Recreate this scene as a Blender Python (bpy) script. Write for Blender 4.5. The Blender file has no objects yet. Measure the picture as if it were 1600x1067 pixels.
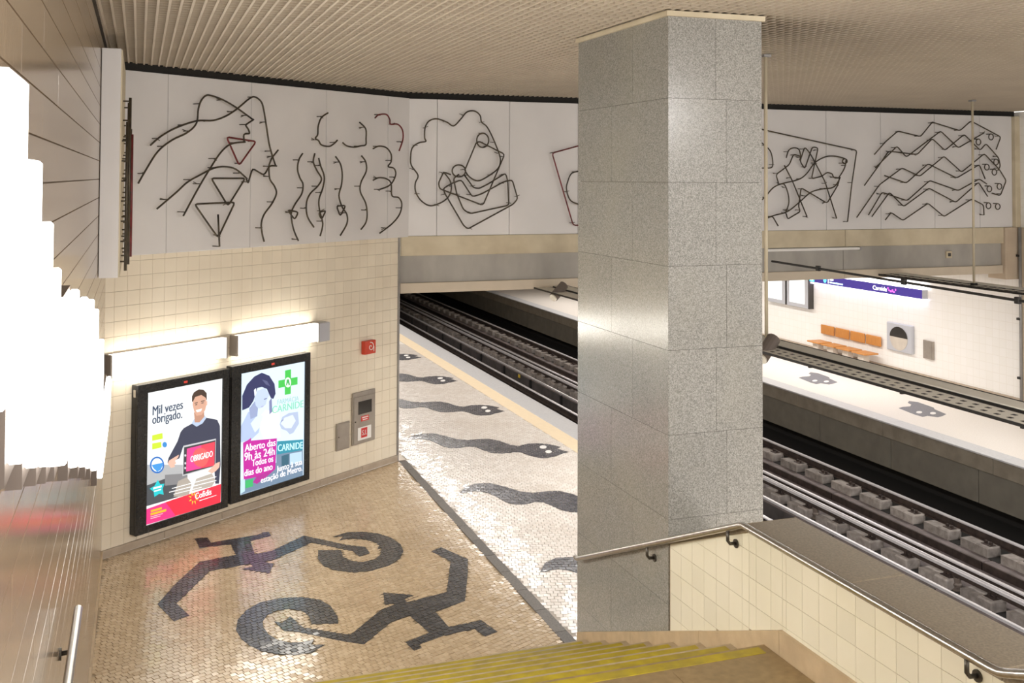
# Metro station lobby seen from the stairs: mosaic floor, pipe murals, granite column, tracks.
import bpy, bmesh, math, random
import numpy as np
from mathutils import Matrix, Vector
random.seed(7); RNG = np.random.default_rng(7)
SC = bpy.context.scene
COL = SC.collection

# ------------------------------------------------------------------ camera
# world: X across the tracks, Y along them, Z up, lobby and platform floor at z = 0
cam = bpy.data.cameras.new('camera'); cam_o = bpy.data.objects.new('camera', cam); COL.objects.link(cam_o)
cam.sensor_width = 36.0; cam.lens = 1645.13 * 36.0 / 1600.0
cam.shift_y = -(533.5 - 229.1) / 1600.0; cam.clip_end = 300; cam.clip_start = .05
YAW, PITCH, ROLL = [math.radians(a) for a in (19.4803, 1.70858, .23207)]
_f = Vector((math.sin(YAW), math.cos(YAW), 0)); _r = Vector((math.cos(YAW), -math.sin(YAW), 0)); _u = Vector((0, 0, 1))
_f2 = _f * math.cos(PITCH) + _u * math.sin(PITCH); _u2 = -_f * math.sin(PITCH) + _u * math.cos(PITCH)
_r3 = _r * math.cos(ROLL) + _u2 * math.sin(ROLL); _u3 = -_r * math.sin(ROLL) + _u2 * math.cos(ROLL)
cam_o.matrix_world = Matrix(((_r3.x, _u3.x, -_f2.x, 0), (_r3.y, _u3.y, -_f2.y, 0), (_r3.z, _u3.z, -_f2.z, 5.0), (0, 0, 0, 1)))
SC.camera = cam_o

# ------------------------------------------------------------------ world, exposure, large lights
world = bpy.data.worlds.new('world'); SC.world = world; world.use_nodes = True
bg = world.node_tree.nodes['Background']; bg.inputs[0].default_value = (1.0, .95, .88, 1); bg.inputs[1].default_value = .72
SC.view_settings.view_transform = 'Standard'; SC.view_settings.look = 'None'
SC.view_settings.exposure = 1.4; SC.view_settings.gamma = 1.0; SC.view_settings.use_curve_mapping = False

def area(name, loc, rot, sx, sy, power, color=(1, .96, .9)):
    l = bpy.data.lights.new(name, 'AREA'); l.shape = 'RECTANGLE'; l.size = sx; l.size_y = sy; l.energy = power; l.color = color
    o = bpy.data.objects.new(name, l); COL.objects.link(o); o.location = loc; o.rotation_euler = rot
    return o
PI = math.pi
# tubes under the luminaire trunking above both platforms, this side of and beyond the mural beam
area('platform_tube_light', (7.42, 11.0, 2.86), (0, 0, 0), .14, 14.0, 130, (1, .97, .94))
area('platform_tube_light.001', (7.42, 30.0, 2.86), (0, 0, 0), .14, 22.0, 140, (1, .97, .94))
area('platform_tube_light.002', (16.1, 30.0, 2.86), (0, 0, 0), .14, 22.0, 170, (1, .97, .94))
area('platform_tube_light.003', (15.2, 11.0, 2.90), (0, 0, 0), .14, 13.0, 80, (1, .97, .94))
# unseen area light added to light camera-facing sides, standing for upper concourse ceiling tubes
area('concourse_fill_light', (6.0, -2.5, 6.3), (math.radians(28), 0, 0), 9.0, .5, 440, (1, .97, .97))

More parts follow.
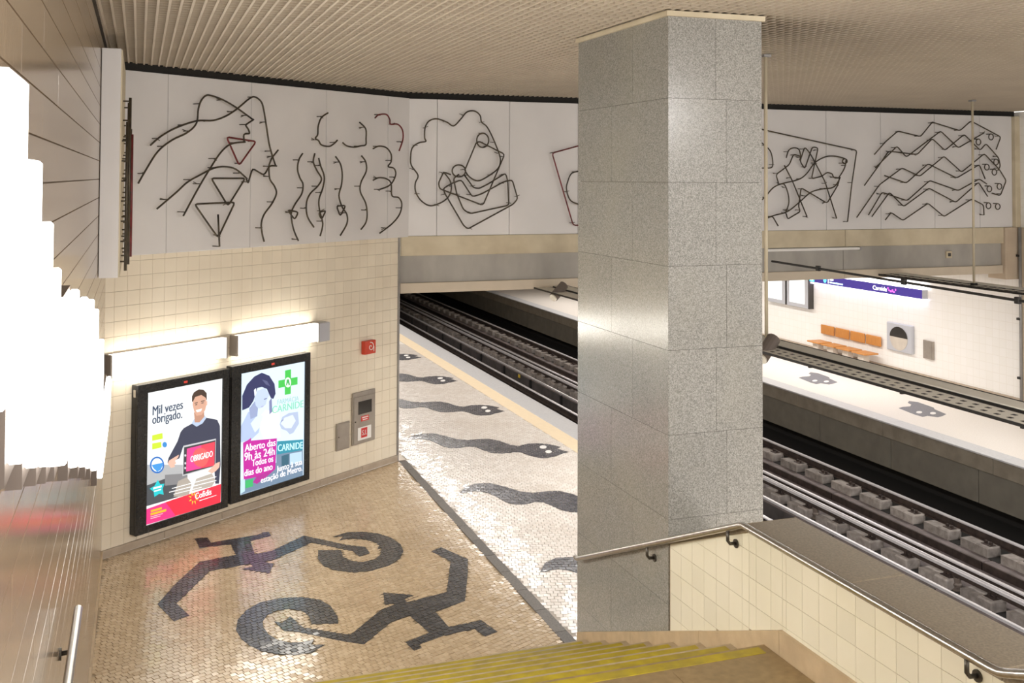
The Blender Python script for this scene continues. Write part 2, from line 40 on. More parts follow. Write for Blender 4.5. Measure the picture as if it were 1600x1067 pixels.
# ------------------------------------------------------------------ data: outlines in metres on the surfaces they lie on
DATA = {"left":{"man":[True,False,"dark",[[0.364,4.908],[0.479,5.085],[0.669,5.343],[0.897,5.504],[1.149,5.617],[1.308,5.756],[1.338,5.957],[1.385,6.08],[1.467,6.158],[1.567,6.164],[1.772,6.118],[2.017,6.023],[2.343,5.859]]],"face":[False,False,"dark",[[2.343,5.859],[2.181,5.768],[2.236,5.714],[2.274,5.646],[2.148,5.635],[2.167,5.516]]],"arm":[True,False,"dark",[[2.167,5.516],[1.903,5.481],[1.715,5.353],[1.517,5.107],[1.323,4.84],[1.072,4.455]]],"hood":[True,False,"dark",[[0.547,5.424],[0.712,5.549],[0.957,5.675],[1.308,5.788],[1.606,5.81],[1.845,5.89],[2.053,6.011],[2.266,6.163],[2.375,6.199],[2.486,6.149],[2.543,6.053],[2.611,5.772],[2.683,5.461],[2.809,5.168]]],"hoodface":[False,False,"dark",[[2.809,5.168],[2.669,5.175],[2.558,5.026],[2.328,5.129],[2.248,4.905],[2.211,4.974]]],"hoodarm":[True,False,"dark",[[2.211,4.974],[1.996,5.112],[1.787,5.148],[1.583,5.121],[1.32,5.013],[1.128,4.92],[0.941,4.778],[0.637,4.564]]],"fork":[False,False,"dark",[[2.856,5.416],[2.724,5.29],[2.669,5.175]]],"redtri":[False,True,"red",[[1.849,5.581],[2.414,5.532],[2.091,5.168]]],"tri1":[False,True,"dark",[[1.579,4.981],[2.211,4.98],[1.892,4.577]]],"tri2":[False,True,"dark",[[1.294,4.616],[2.021,4.63],[1.717,4.121]]],"tristem":[False,False,"dark",[[1.695,4.46],[1.729,3.999]]],"wave0":[True,False,"dark",[[2.669,5.161],[2.69,4.975],[2.787,4.861],[2.827,4.746],[2.734,4.59],[2.586,4.436],[2.532,4.297],[2.553,4.14],[2.592,4.026]]],"cloudl":[True,False,"dark",[[3.923,6.042],[3.775,5.958],[3.706,5.819],[3.695,5.683],[3.646,5.621],[3.717,5.585],[3.781,5.52],[3.952,5.501],[4.059,5.543],[4.145,5.607]]],"cloudr":[True,False,"dark",[[4.67,5.924],[4.82,5.819],[4.831,5.645],[4.823,5.55],[4.707,5.531],[4.548,5.504],[4.367,5.521],[4.269,5.571]]],"redcurl":[True,False,"red",[[5.053,6.015],[5.148,6.075],[5.342,6.091],[5.431,6.008],[5.452,5.927],[5.641,5.935],[5.769,5.842],[5.786,5.676],[5.687,5.469]]],"wave1":[True,False,"dark",[[3.37,5.375],[3.29,5.271],[3.264,5.123],[3.314,4.991],[3.384,4.888],[3.358,4.74],[3.22,4.581],[3.142,4.451],[3.156,4.305],[3.206,4.157],[3.296,4.007]]],"t1":[False,True,"dark",[[3.043,4.497],[3.273,4.454],[3.195,4.339]]],"wave2":[True,False,"dark",[[3.636,5.381],[3.605,5.246],[3.682,5.112],[3.788,4.977],[3.706,4.857],[3.542,4.739],[3.462,4.591],[3.485,4.383],[3.631,4.206]]],"wave3":[True,False,"dark",[[3.721,5.308],[3.764,5.188],[3.851,5.008],[3.82,4.826],[3.738,4.646],[3.753,4.466],[3.827,4.253],[3.771,4.06]]],"t2":[False,True,"dark",[[3.711,4.437],[3.88,4.469],[3.776,4.321]]],"wave4":[True,False,"dark",[[4.105,5.339],[4.216,5.224],[4.262,5.071],[4.251,4.886],[4.192,4.701],[4.269,4.516],[4.381,4.389],[4.383,4.235],[4.231,4.049]]],"t3":[False,True,"dark",[[4.115,4.534],[4.335,4.539],[4.205,4.363]]],"wave5":[True,False,"dark",[[4.723,5.364],[4.826,5.264],[4.842,5.106],[4.715,4.916],[4.703,4.758],[4.835,4.567],[4.874,4.377],[4.839,4.235],[4.724,4.129]]],"curl1":[True,False,"dark",[[5.012,5.491],[5.154,5.537],[5.349,5.516],[5.473,5.405],[5.474,5.274],[5.401,5.192],[5.55,5.161],[5.601,5.063],[5.528,4.931],[5.405,4.85],[5.187,4.796]]],"curl2":[True,False,"dark",[[5.018,4.954],[5.161,4.996],[5.355,4.98],[5.479,4.899],[5.506,4.686],[5.681,4.651],[5.768,4.535],[5.709,4.355],[5.511,4.197],[5.196,4.047]]]},"mid":{"scroll":[True,False,"dark",[[6.197,5.516],[6.088,5.759],[5.981,5.94],[5.882,6.019],[5.852,6.14],[5.745,6.218],[5.598,6.194],[5.472,6.05],[5.348,5.939],[5.222,6.005],[5.036,6.06],[4.892,6.017],[4.819,5.896],[4.812,5.717],[4.833,5.65],[4.71,5.624],[4.589,5.535],[4.557,5.377],[4.571,5.219],[4.694,5.042],[4.646,4.903],[4.655,4.745],[4.758,4.587],[4.922,4.499],[5.107,4.546],[5.251,4.645],[5.313,4.785],[5.291,4.945],[5.166,5.104]]],"ring1":[True,True,"dark",[[6.02,5.689],[6.009,5.632],[5.977,5.587],[5.931,5.561],[5.88,5.56],[5.834,5.585],[5.802,5.629],[5.791,5.685],[5.802,5.741],[5.833,5.787],[5.879,5.813],[5.93,5.814],[5.976,5.789],[6.009,5.745]]],"ring2":[True,True,"dark",[[5.574,5.126],[5.562,5.079],[5.527,5.041],[5.477,5.02],[5.421,5.02],[5.371,5.04],[5.336,5.078],[5.323,5.125],[5.335,5.172],[5.37,5.21],[5.42,5.231],[5.476,5.231],[5.526,5.211],[5.562,5.173]]],"eyebag":[False,False,"dark",[[5.29,5.057],[5.157,5.104],[5.064,4.904],[5.085,4.805],[5.903,4.502],[6.318,5.436],[5.833,5.661],[5.77,5.64],[5.561,5.154]]],"chin":[True,False,"dark",[[5.561,5.154],[5.646,5.026],[5.816,4.946],[6.006,5.028],[6.198,5.171],[6.249,5.334],[6.197,5.516]]],"jaw":[False,False,"dark",[[5.562,5.046],[5.732,4.825],[5.838,4.805],[6.007,4.886],[6.349,5.09],[6.393,4.948],[6.417,4.5],[5.671,4.35],[5.545,4.424],[5.418,4.705],[5.353,4.985],[5.457,5.065]]],"collar":[False,True,"dark",[[5.5,4.965],[5.712,4.656],[5.88,4.704],[6.307,4.927],[6.48,4.968],[6.59,4.621],[6.503,4.52],[5.631,4.074],[5.546,4.143],[5.189,4.725],[5.168,4.805],[5.291,4.885]]],"redangle":[False,False,"red",[[7.922,5.643],[7.269,5.468],[7.698,4.119],[7.925,4.117]]],"halfring":[True,False,"dark",[[7.9,5.14],[7.673,5.097],[7.584,4.93],[7.562,4.785],[7.652,4.577],[7.901,4.492]]]},"right":{"frame":[False,False,"dark",[[11.715,6.016],[14.102,5.607],[13.971,4.89],[13.862,4.124]]],"halfloop":[True,False,"dark",[[11.753,5.763],[11.878,5.681],[12.007,5.564],[12.058,5.395],[12.046,5.242],[11.877,5.224],[11.751,5.223]]],"body":[True,False,"dark",[[11.749,4.549],[11.874,4.633],[12.064,4.819],[12.262,4.904],[12.661,4.99],[12.863,5.111],[13.067,5.336],[13.313,5.459],[13.56,5.479],[13.808,5.429],[13.829,5.377],[13.786,5.22],[13.66,5.045]]],"beak":[False,False,"dark",[[13.66,5.045],[13.618,4.889],[13.348,4.509],[12.72,4.826],[12.658,4.444],[12.698,4.341],[12.398,4.19],[12.358,4.309]]],"belly":[True,False,"dark",[[11.873,4.212],[12.101,4.277],[12.378,4.343],[12.659,4.529],[12.942,4.734],[13.227,4.802],[13.432,4.82],[13.556,4.889],[13.66,5.045]]],"crest":[False,False,"dark",[[13.66,5.028],[13.516,5.045],[13.496,5.114],[13.372,5.148],[13.228,5.061],[12.984,5.008],[13.15,5.647],[13.008,5.662],[12.823,5.213],[12.711,5.367],[12.825,5.66],[12.946,5.541],[13.067,5.353],[13.31,4.958],[13.593,4.196]]],"ringtop":[True,False,"dark",[[12.383,5.432],[12.444,5.586],[12.564,5.639],[12.684,5.606],[12.724,5.47],[12.703,5.384]]],"leaf":[False,False,"dark",[[12.704,5.469],[12.543,5.509],[12.442,5.296],[12.124,5.09],[12.182,4.921]]],"wing":[True,False,"dark",[[12.262,4.904],[12.341,4.887],[12.42,4.717],[12.439,4.513],[12.358,4.309]]],"leg":[False,False,"dark",[[12.323,5.278],[12.501,4.99],[12.859,4.237]]],"tail":[False,False,"dark",[[11.873,4.205],[12.022,4.261],[12.159,4.057]]],"eye":[True,True,"dark",[[13.845,5.377],[13.839,5.356],[13.823,5.339],[13.8,5.329],[13.774,5.329],[13.75,5.338],[13.734,5.355],[13.729,5.376],[13.735,5.397],[13.751,5.414],[13.774,5.424],[13.8,5.424],[13.824,5.415],[13.84,5.398]]],"z1":[False,False,"dark",[[14.545,5.525],[14.825,5.793],[15.151,6.03],[15.741,5.922],[16.054,6.238],[16.796,6.068],[17.095,6.286],[17.919,5.952],[17.784,5.672]]],"z2":[False,False,"dark",[[14.286,4.873],[14.672,5.314],[14.91,5.6],[15.649,5.537],[16.051,5.884],[16.384,5.636],[16.909,5.989],[17.342,5.648],[17.506,5.797],[17.852,5.488],[17.897,5.303],[17.825,5.21]]],"z3":[False,False,"dark",[[14.565,5.243],[15.127,5.709],[15.364,5.48],[16.276,6.051],[16.746,5.695],[17.462,6.036]]],"z4":[False,False,"dark",[[14.092,4.209],[14.668,4.891],[15.253,5.248],[15.711,5.072],[16.36,5.509],[16.831,5.168],[17.457,5.576],[17.872,5.229],[18.058,4.989],[17.889,4.656],[17.656,4.712]]],"z5":[False,False,"dark",[[14.798,5.085],[15.359,4.928],[15.934,5.342],[16.694,5.04],[17.315,5.336],[17.473,5.024]]],"z6":[False,False,"dark",[[14.387,4.259],[14.731,4.732],[15.377,4.554],[15.975,4.983],[16.736,4.767],[17.311,5.024],[17.518,4.914]]],"z7":[False,False,"dark",[[14.472,4.224],[14.924,4.732],[15.289,4.43],[15.952,4.821],[16.665,4.513],[17.287,4.95],[17.538,4.639]]],"z8":[False,False,"dark",[[14.812,4.15],[14.964,4.308],[15.265,4.135],[15.926,4.498],[16.347,4.208],[17.099,4.585],[17.42,4.455],[17.432,4.235]]]},"rings":[[17.298,5.831],[17.647,5.947],[17.781,5.395],[17.523,5.282],[17.731,5.173],[17.868,4.859],[17.587,4.804],[17.559,4.436],[17.815,4.417]],"bike2":[[1.496,12.206],[1.581,12.132],[1.689,12.287],[1.785,11.94],[2.199,11.614],[2.25,11.587],[2.712,12.134],[2.918,12.237],[2.78,12.285],[2.842,12.616],[3.172,12.421],[3.037,12.346],[3.043,12.244],[3.569,12.388],[3.897,13.354],[3.757,13.792],[3.92,13.9],[4.133,13.356],[3.999,12.918],[3.699,12.059],[3.286,11.88],[3.317,11.43],[3.716,11.482],[3.793,11.135],[3.626,11.064],[3.575,11.288],[3.194,11.228],[2.905,11.111],[2.901,11.015],[2.81,10.984],[2.77,11.207],[3.077,11.355],[2.978,11.873],[2.74,11.762],[2.341,11.305],[2.164,11.428],[1.705,11.852],[1.575,11.917]],"wheel2":[[2.173,11.916],[2.199,12.113],[2.174,12.428],[2.089,12.643],[1.89,12.803],[1.633,12.853],[1.407,12.796],[1.233,12.621],[1.117,12.386],[1.075,12.112],[1.109,11.871],[1.165,11.696],[1.271,11.508],[1.433,11.367],[1.618,11.282],[1.78,11.29],[1.947,11.427],[1.8,11.478],[1.856,11.605],[1.73,11.568],[1.589,11.608],[1.476,11.722],[1.403,11.884],[1.369,12.082],[1.378,12.247],[1.442,12.398],[1.571,12.505],[1.727,12.493],[1.849,12.385],[1.893,12.218],[1.889,11.999]],"bike1":[[0.79,15.332],[0.959,15.318],[0.993,15.082],[1.686,15.212],[1.69,15.284],[1.789,15.278],[1.803,15.097],[1.51,14.975],[1.512,14.439],[1.743,14.494],[2.236,14.958],[2.304,14.879],[2.755,14.375],[2.952,14.245],[2.966,13.993],[2.807,13.912],[2.762,14.139],[2.675,14.23],[2.296,14.654],[2.161,14.525],[1.738,14.163],[1.591,14.117],[1.709,14.004],[1.618,13.693],[1.304,13.954],[1.448,13.999],[1.422,14.102],[1.226,14.074],[1.045,14.042],[0.917,14.026],[0.48,13.088],[0.608,12.683],[0.437,12.57],[0.269,13.135],[0.491,13.721],[0.808,14.384],[1.073,14.451],[1.275,14.485],[1.243,14.93],[0.837,14.924]],"wheel1":[[2.331,14.325],[2.279,14.003],[2.299,13.743],[2.402,13.547],[2.618,13.39],[2.858,13.363],[3.106,13.468],[3.291,13.658],[3.406,13.92],[3.43,14.185],[3.366,14.49],[3.227,14.721],[3.036,14.854],[2.828,14.908],[2.617,14.787],[2.743,14.744],[2.665,14.606],[2.83,14.632],[3.001,14.549],[3.124,14.369],[3.15,14.123],[3.083,13.878],[2.962,13.734],[2.802,13.694],[2.671,13.796],[2.601,13.967],[2.618,14.227]],"snake":[[4.866,19.723],[5.041,20.003],[5.253,20.129],[5.494,20.079],[5.668,19.793],[5.799,19.497],[5.97,19.352],[6.19,19.366],[6.395,19.327],[6.538,19.104],[6.629,18.746],[6.766,18.63],[6.949,18.737],[7.156,18.71],[7.325,18.582],[7.475,18.322],[7.362,18.222],[7.463,17.945],[7.281,17.848],[7.049,17.705],[6.839,17.699],[6.712,17.909],[6.644,18.194],[6.519,18.236],[6.269,18.215],[6.103,18.336],[6.018,18.606],[5.951,18.834],[5.832,18.902],[5.639,18.842],[5.482,18.895],[5.398,19.089],[5.342,19.39],[5.266,19.632],[5.121,19.754],[4.973,19.73]],"eyes":[[[7.211,18.383],[7.173,18.323],[7.126,18.294],[7.087,18.307],[7.071,18.357],[7.084,18.426],[7.121,18.487],[7.168,18.516],[7.208,18.503],[7.224,18.452]],[[7.176,18.042],[7.141,17.983],[7.098,17.955],[7.063,17.966],[7.05,18.014],[7.064,18.08],[7.099,18.139],[7.142,18.168],[7.177,18.156],[7.19,18.108]]],"fish":[[15.739,19.043],[15.897,19.117],[16.104,19.113],[16.257,19.256],[16.311,19.436],[16.469,19.584],[16.574,19.415],[16.51,18.849],[16.406,18.694],[16.304,18.237],[16.108,18.123],[15.93,18.065],[15.82,18.243],[15.652,18.193],[15.641,18.398],[15.663,18.572]],"fisheyes":[[[15.939,18.541],[15.879,18.489],[15.818,18.465],[15.778,18.479],[15.776,18.524],[15.811,18.583],[15.871,18.635],[15.933,18.659],[15.973,18.646],[15.975,18.601]],[[16.156,18.371],[16.096,18.32],[16.034,18.297],[15.995,18.31],[15.993,18.354],[16.029,18.413],[16.089,18.465],[16.151,18.488],[16.191,18.475],[16.193,18.43]]],"poster1":[["sheet",[0.88,0.92,0.92],[[0.623,2.073],[1.895,2.077],[1.877,0.298],[0.615,0.311]]],["wall_shade",[0.42,0.43,0.44],[[0.619,1.112],[1.257,0.971],[1.26,0.754],[0.617,0.82]]],["floor_shade",[0.07,0.075,0.085],[[0.619,0.83],[0.92,0.854],[1.3,0.767],[1.304,0.549],[0.614,0.554]]],["sofa",[0.22,0.22,0.23],[[0.919,0.908],[1.299,0.843],[1.301,0.701],[0.922,0.759]]],["trousers",[0.4,0.36,0.31],[[1.066,0.575],[1.141,0.771],[1.286,0.792],[1.374,0.684],[1.33,0.543],[1.185,0.544]]],["trousers",[0.44,0.4,0.35],[[1.376,0.575],[1.449,0.732],[1.724,0.747],[1.796,0.63],[1.727,0.557]]],["sweater",[0.045,0.05,0.085],[[1.222,1.487],[1.368,1.524],[1.437,1.474],[1.6,1.565],[1.81,1.493],[1.86,1.398],[1.883,0.833],[1.856,0.567],[1.788,0.583],[1.764,0.86],[1.232,0.858],[1.221,1.239],[1.155,1.08],[0.955,1.059],[0.972,1.124],[1.119,1.324],[1.17,1.443]]],["shirt",[0.45,0.55,0.72],[[1.355,1.527],[1.394,1.578],[1.585,1.601],[1.614,1.556],[1.546,1.491],[1.442,1.464]]],["neck",[0.48,0.26,0.18],[[1.393,1.673],[1.57,1.674],[1.577,1.58],[1.491,1.517],[1.409,1.532]]],["face",[0.62,0.36,0.26],[[1.371,1.862],[1.397,1.902],[1.539,1.916],[1.6,1.868],[1.613,1.744],[1.59,1.671],[1.53,1.615],[1.44,1.616],[1.395,1.688],[1.367,1.787]]],["ear",[0.72,0.42,0.32],[[1.596,1.791],[1.624,1.797],[1.625,1.742],[1.603,1.724]]],["hair",[0.06,0.035,0.025],[[1.355,1.826],[1.354,1.909],[1.388,1.958],[1.469,1.986],[1.552,1.969],[1.611,1.91],[1.618,1.794],[1.595,1.846],[1.517,1.899],[1.409,1.887],[1.377,1.835]]],["brow",[0.08,0.05,0.04],[[1.399,1.805],[1.453,1.809],[1.456,1.797],[1.402,1.794]]],["brow",[0.08,0.05,0.04],[[1.508,1.813],[1.574,1.815],[1.577,1.803],[1.511,1.801]]],["eye",[0.05,0.04,0.04],[[1.41,1.781],[1.445,1.784],[1.446,1.773],[1.413,1.77]]],["eye",[0.05,0.04,0.04],[[1.516,1.787],[1.558,1.789],[1.558,1.778],[1.519,1.776]]],["nose",[0.6,0.35,0.27],[[1.475,1.79],[1.493,1.721],[1.455,1.721],[1.465,1.737]]],["smile",[0.95,0.92,0.9],[[1.42,1.701],[1.531,1.705],[1.51,1.667],[1.442,1.668]]],["hand",[0.75,0.46,0.36],[[0.955,1.055],[0.98,1.092],[1.096,1.125],[1.141,1.137],[1.131,1.102],[1.077,1.065],[1.098,1.028],[1.067,1.013],[1.078,0.985],[1.01,0.981]]],["laptop_back",[0.55,0.56,0.58],[[1.215,1.244],[1.784,1.23],[1.779,0.83],[1.206,0.827]]],["laptop_edge",[0.05,0.05,0.06],[[1.226,1.22],[1.775,1.209],[1.77,0.845],[1.217,0.842]]],["screen_pink",[0.85,0.06,0.28],[[1.275,1.191],[1.523,1.19],[1.528,0.863],[1.266,0.876]]],["screen_red",[0.85,0.06,0.1],[[1.523,1.19],[1.764,1.189],[1.758,0.852],[1.528,0.863]]],["screen_disc",[0.9,0.12,0.12],[[1.656,0.99],[1.646,0.939],[1.615,0.902],[1.569,0.882],[1.514,0.884],[1.46,0.906],[1.413,0.946],[1.382,0.997],[1.371,1.051],[1.38,1.1],[1.41,1.138],[1.456,1.158],[1.51,1.157],[1.565,1.135],[1.612,1.096],[1.644,1.045]]],["icon",[0.6,0.6,0.65],[[1.263,1.1],[1.258,1.089],[1.247,1.086],[1.236,1.093],[1.231,1.107],[1.235,1.118],[1.247,1.121],[1.258,1.113]]],["icon",[0.6,0.6,0.65],[[1.265,0.991],[1.26,0.98],[1.249,0.977],[1.237,0.985],[1.233,0.998],[1.237,1.01],[1.248,1.012],[1.26,1.005]]],["icon",[0.6,0.6,0.65],[[1.263,0.927],[1.258,0.915],[1.247,0.913],[1.236,0.921],[1.231,0.934],[1.235,0.945],[1.247,0.948],[1.258,0.94]]],["hand",[0.75,0.46,0.36],[[1.639,0.794],[1.722,0.842],[1.783,0.878],[1.857,0.884],[1.849,0.807],[1.785,0.766],[1.718,0.748]]],["red_band",[0.8,0.03,0.06],[[0.612,0.52],[1.054,0.542],[1.882,0.561],[1.877,0.298],[0.615,0.311]]],["pink_band",[0.78,0.04,0.22],[[0.612,0.52],[0.925,0.535],[1.083,0.325],[1.084,0.303],[0.615,0.311]]],["small_print",[0.95,0.95,0.95],[[1.025,0.704],[1.795,0.69],[1.795,0.679],[1.026,0.694]]],["small_print",[0.95,0.95,0.95],[[0.98,0.664],[1.796,0.637],[1.796,0.626],[0.98,0.653]]],["small_print",[0.95,0.95,0.95],[[1.053,0.619],[1.532,0.601],[1.533,0.592],[1.053,0.61]]],["small_print",[0.95,0.9,0.9],[[1.494,0.42],[1.799,0.424],[1.799,0.416],[1.495,0.411]]],["orange_print",[1.0,0.45,0.03],[[0.684,0.491],[0.862,0.487],[0.863,0.458],[0.685,0.461]]],["orange_print",[1.0,0.45,0.03],[[0.68,0.45],[0.935,0.444],[0.935,0.412],[0.68,0.419]]],["small_print",[0.95,0.6,0.6],[[0.681,0.404],[0.877,0.399],[0.877,0.391],[0.681,0.395]]],["small_print",[0.95,0.6,0.6],[[0.681,0.381],[0.839,0.377],[0.839,0.369],[0.681,0.372]]],["green_tag",[0.55,0.75,0.04],[[0.687,1.495],[0.853,1.494],[0.86,1.415],[0.688,1.419]]],["green_tag",[0.55,0.75,0.04],[[0.689,1.386],[0.835,1.377],[0.841,1.3],[0.69,1.302]]],["blue_dot",[0.05,0.25,0.6],[[0.93,1.32],[0.927,1.304],[0.916,1.293],[0.901,1.288],[0.884,1.292],[0.868,1.302],[0.858,1.318],[0.853,1.335],[0.857,1.351],[0.867,1.362],[0.883,1.367],[0.9,1.363],[0.915,1.353],[0.926,1.337]]],["blue_ring",[0.03,0.16,0.5],[[0.889,1.052],[0.884,1.018],[0.867,0.99],[0.842,0.97],[0.81,0.961],[0.774,0.964],[0.738,0.978],[0.705,1.001],[0.679,1.032],[0.663,1.067],[0.656,1.104],[0.661,1.137],[0.677,1.165],[0.702,1.185],[0.734,1.194],[0.77,1.192],[0.806,1.179],[0.839,1.156],[0.865,1.125],[0.882,1.089]]],["ring_inner",[0.93,0.95,0.98],[[0.863,1.058],[0.859,1.031],[0.847,1.008],[0.827,0.993],[0.801,0.985],[0.773,0.987],[0.745,0.998],[0.72,1.017],[0.699,1.041],[0.686,1.069],[0.681,1.098],[0.685,1.125],[0.698,1.147],[0.717,1.163],[0.742,1.171],[0.77,1.169],[0.798,1.159],[0.824,1.14],[0.845,1.116],[0.858,1.087]]],["ring_half",[0.06,0.3,0.7],[[0.681,1.098],[0.715,1.045],[0.773,0.987],[0.829,0.998],[0.861,1.048],[0.86,1.09]]],["teal_star",[0.02,0.55,0.6],[[0.785,0.875],[0.824,0.809],[0.895,0.797],[0.866,0.736],[0.885,0.651],[0.809,0.68],[0.734,0.656],[0.72,0.733],[0.657,0.786],[0.731,0.804]]],["star_print",[0.9,0.97,0.97],[[0.714,0.787],[0.85,0.786],[0.85,0.761],[0.714,0.762]]],["star_print",[0.9,0.97,0.97],[[0.725,0.742],[0.84,0.742],[0.841,0.725],[0.725,0.725]]],["sun_ray",[1.0,0.55,0.05],[[1.423,0.447],[1.474,0.43],[1.431,0.47]]],["sun_ray",[1.0,0.55,0.05],[[1.394,0.435],[1.429,0.382],[1.418,0.441]]],["sun_ray",[1.0,0.55,0.05],[[1.36,0.45],[1.36,0.392],[1.386,0.436]]],["sun_ray",[1.0,0.55,0.05],[[1.341,0.484],[1.305,0.455],[1.354,0.458]]],["sun_ray",[1.0,0.55,0.05],[[1.347,0.516],[1.297,0.533],[1.34,0.493]]],["sun_ray",[1.0,0.55,0.05],[[1.376,0.528],[1.341,0.581],[1.353,0.522]]],["sun_ray",[1.0,0.55,0.05],[[1.41,0.513],[1.411,0.571],[1.384,0.527]]],["sun_ray",[1.0,0.55,0.05],[[1.43,0.479],[1.466,0.509],[1.417,0.506]]]],"text1":[["Mil vezes",[0.05,0.07,0.12],[[0.683,1.765],[1.178,1.77]],0.125],["obrigado.",[0.05,0.07,0.12],[[0.68,1.648],[1.167,1.642]],0.125],["OBRIGADO",[0.98,0.9,0.9],[[1.323,0.996],[1.709,0.994]],0.085],["Cofidis",[0.98,0.98,0.98],[[1.41,0.458],[1.695,0.459]],0.085]],"poster2":[["sheet",[0.66,0.8,0.93],[[2.248,2.086],[3.539,2.092],[3.518,0.308],[2.238,0.316]]],["glow",[1.0,1.0,1.0],[[2.554,1.342],[2.73,1.467],[3.005,1.395],[3.041,0.999],[2.707,1.043]]],["body",[0.42,0.52,0.74],[[2.251,1.31],[2.392,1.505],[2.568,1.429],[2.649,1.324],[2.601,1.154],[2.441,1.07],[2.249,1.08]]],["arm",[0.66,0.76,0.92],[[2.438,1.319],[2.597,1.446],[2.687,1.385],[2.629,1.238],[2.527,1.168]]],["neck",[0.3,0.36,0.56],[[2.405,1.547],[2.535,1.658],[2.581,1.516],[2.568,1.406],[2.437,1.386]]],["face",[0.5,0.6,0.8],[[2.505,1.674],[2.562,1.788],[2.711,1.804],[2.808,1.691],[2.752,1.61],[2.735,1.552],[2.67,1.518],[2.596,1.513],[2.536,1.568]]],["hair",[0.03,0.035,0.11],[[2.273,1.544],[2.27,1.758],[2.357,1.91],[2.5,2.01],[2.647,2.044],[2.798,1.976],[2.906,1.834],[2.93,1.682],[2.885,1.61],[2.836,1.629],[2.75,1.784],[2.651,1.829],[2.562,1.828],[2.534,1.748],[2.485,1.644],[2.405,1.565]]],["hair_light",[0.1,0.11,0.22],[[2.649,1.942],[2.754,1.903],[2.816,1.814],[2.731,1.855]]],["ear",[0.75,0.8,0.95],[[2.495,1.81],[2.535,1.832],[2.542,1.746],[2.508,1.712]]],["hair_strand",[0.2,0.22,0.4],[[2.798,1.591],[2.848,1.639],[2.864,1.42],[2.804,1.386]]],["eye",[0.1,0.1,0.25],[[2.692,1.643],[2.752,1.648],[2.752,1.637],[2.698,1.63]]],["lips",[0.4,0.4,0.65],[[2.634,1.54],[2.687,1.547],[2.682,1.532],[2.64,1.526]]],["baby_head",[0.42,0.5,0.68],[[3.014,1.199],[3.068,1.304],[3.208,1.34],[3.398,1.325],[3.423,1.133],[3.307,1.016],[3.228,1.004],[3.164,1.072],[3.055,1.123]]],["baby_cheek",[0.66,0.74,0.9],[[3.038,1.206],[3.115,1.283],[3.287,1.298],[3.352,1.193],[3.258,1.095],[3.132,1.119]]],["baby_eye",[0.2,0.22,0.4],[[3.044,1.246],[3.087,1.266],[3.093,1.251],[3.05,1.231]]],["street",[0.16,0.24,0.34],[[2.254,0.52],[2.954,0.63],[2.952,0.767],[3.509,0.714],[3.518,0.308],[2.238,0.316]]],["street_post",[0.04,0.12,0.18],[[3.061,0.709],[3.216,0.711],[3.21,0.505],[3.063,0.514]]],["street_light",[0.45,0.62,0.78],[[3.232,0.707],[3.487,0.689],[3.489,0.536],[3.235,0.534]]],["shop_pane",[0.5,0.7,0.8],[[2.254,0.52],[2.334,0.545],[2.337,0.346],[2.24,0.321]]],["teal_sign",[0.03,0.26,0.36],[[2.965,0.953],[3.514,0.87],[3.506,0.708],[2.952,0.753]]],["magenta_flag",[0.5,0.02,0.32],[[2.289,1.068],[2.383,1.086],[2.441,1.11],[2.441,1.068],[2.958,1.0],[2.931,0.537],[2.685,0.491],[2.311,0.524]]],["flag_tail",[0.4,0.03,0.28],[[2.486,0.439],[2.566,0.514],[2.931,0.537],[2.751,0.458],[2.568,0.398]]],["green_cross",[0.06,0.52,0.08],[[3.111,2.009],[3.236,2.011],[3.238,1.874],[3.375,1.872],[3.376,1.755],[3.236,1.756],[3.235,1.632],[3.11,1.634],[3.108,1.758],[2.978,1.761],[2.976,1.876],[3.112,1.873]]],["cross_disc",[0.85,0.97,0.87],[[3.239,1.807],[3.234,1.778],[3.22,1.754],[3.199,1.741],[3.174,1.739],[3.148,1.749],[3.127,1.769],[3.112,1.797],[3.107,1.828],[3.111,1.857],[3.125,1.88],[3.146,1.894],[3.171,1.896],[3.197,1.886],[3.219,1.866],[3.233,1.838]]],["cross_figure",[0.06,0.4,0.1],[[3.147,1.865],[3.191,1.865],[3.217,1.773],[3.189,1.766],[3.173,1.815],[3.148,1.768],[3.132,1.78]]],["green_logo",[0.05,0.45,0.15],[[2.34,0.5],[2.485,0.499],[2.487,0.381],[2.342,0.389]]]],"text2":[["FARM\u00c1CIA",[0.35,0.55,0.55],[[2.957,1.513],[3.402,1.499]],0.075],["CARNIDE",[0.25,0.62,0.45],[[2.852,1.395],[3.504,1.381]],0.11],["Aberto das",[0.97,0.93,0.98],[[2.322,0.931],[2.926,0.897]],0.105],["9h \u00e0s 24h",[0.97,0.93,0.98],[[2.316,0.796],[2.91,0.762]],0.12],["Todos os",[0.97,0.93,0.98],[[2.462,0.682],[2.881,0.664]],0.1],["dias do ano",[0.97,0.93,0.98],[[2.319,0.566],[2.87,0.546]],0.1],["CARNIDE",[0.55,0.85,0.9],[[2.976,0.796],[3.496,0.736]],0.105],["Junto \u00e0 sua",[0.97,0.93,0.98],[[2.956,0.488],[3.49,0.489]],0.09],["esta\u00e7\u00e3o de Metro.",[0.97,0.93,0.98],[[2.642,0.392],[3.491,0.391]],0.09]]}

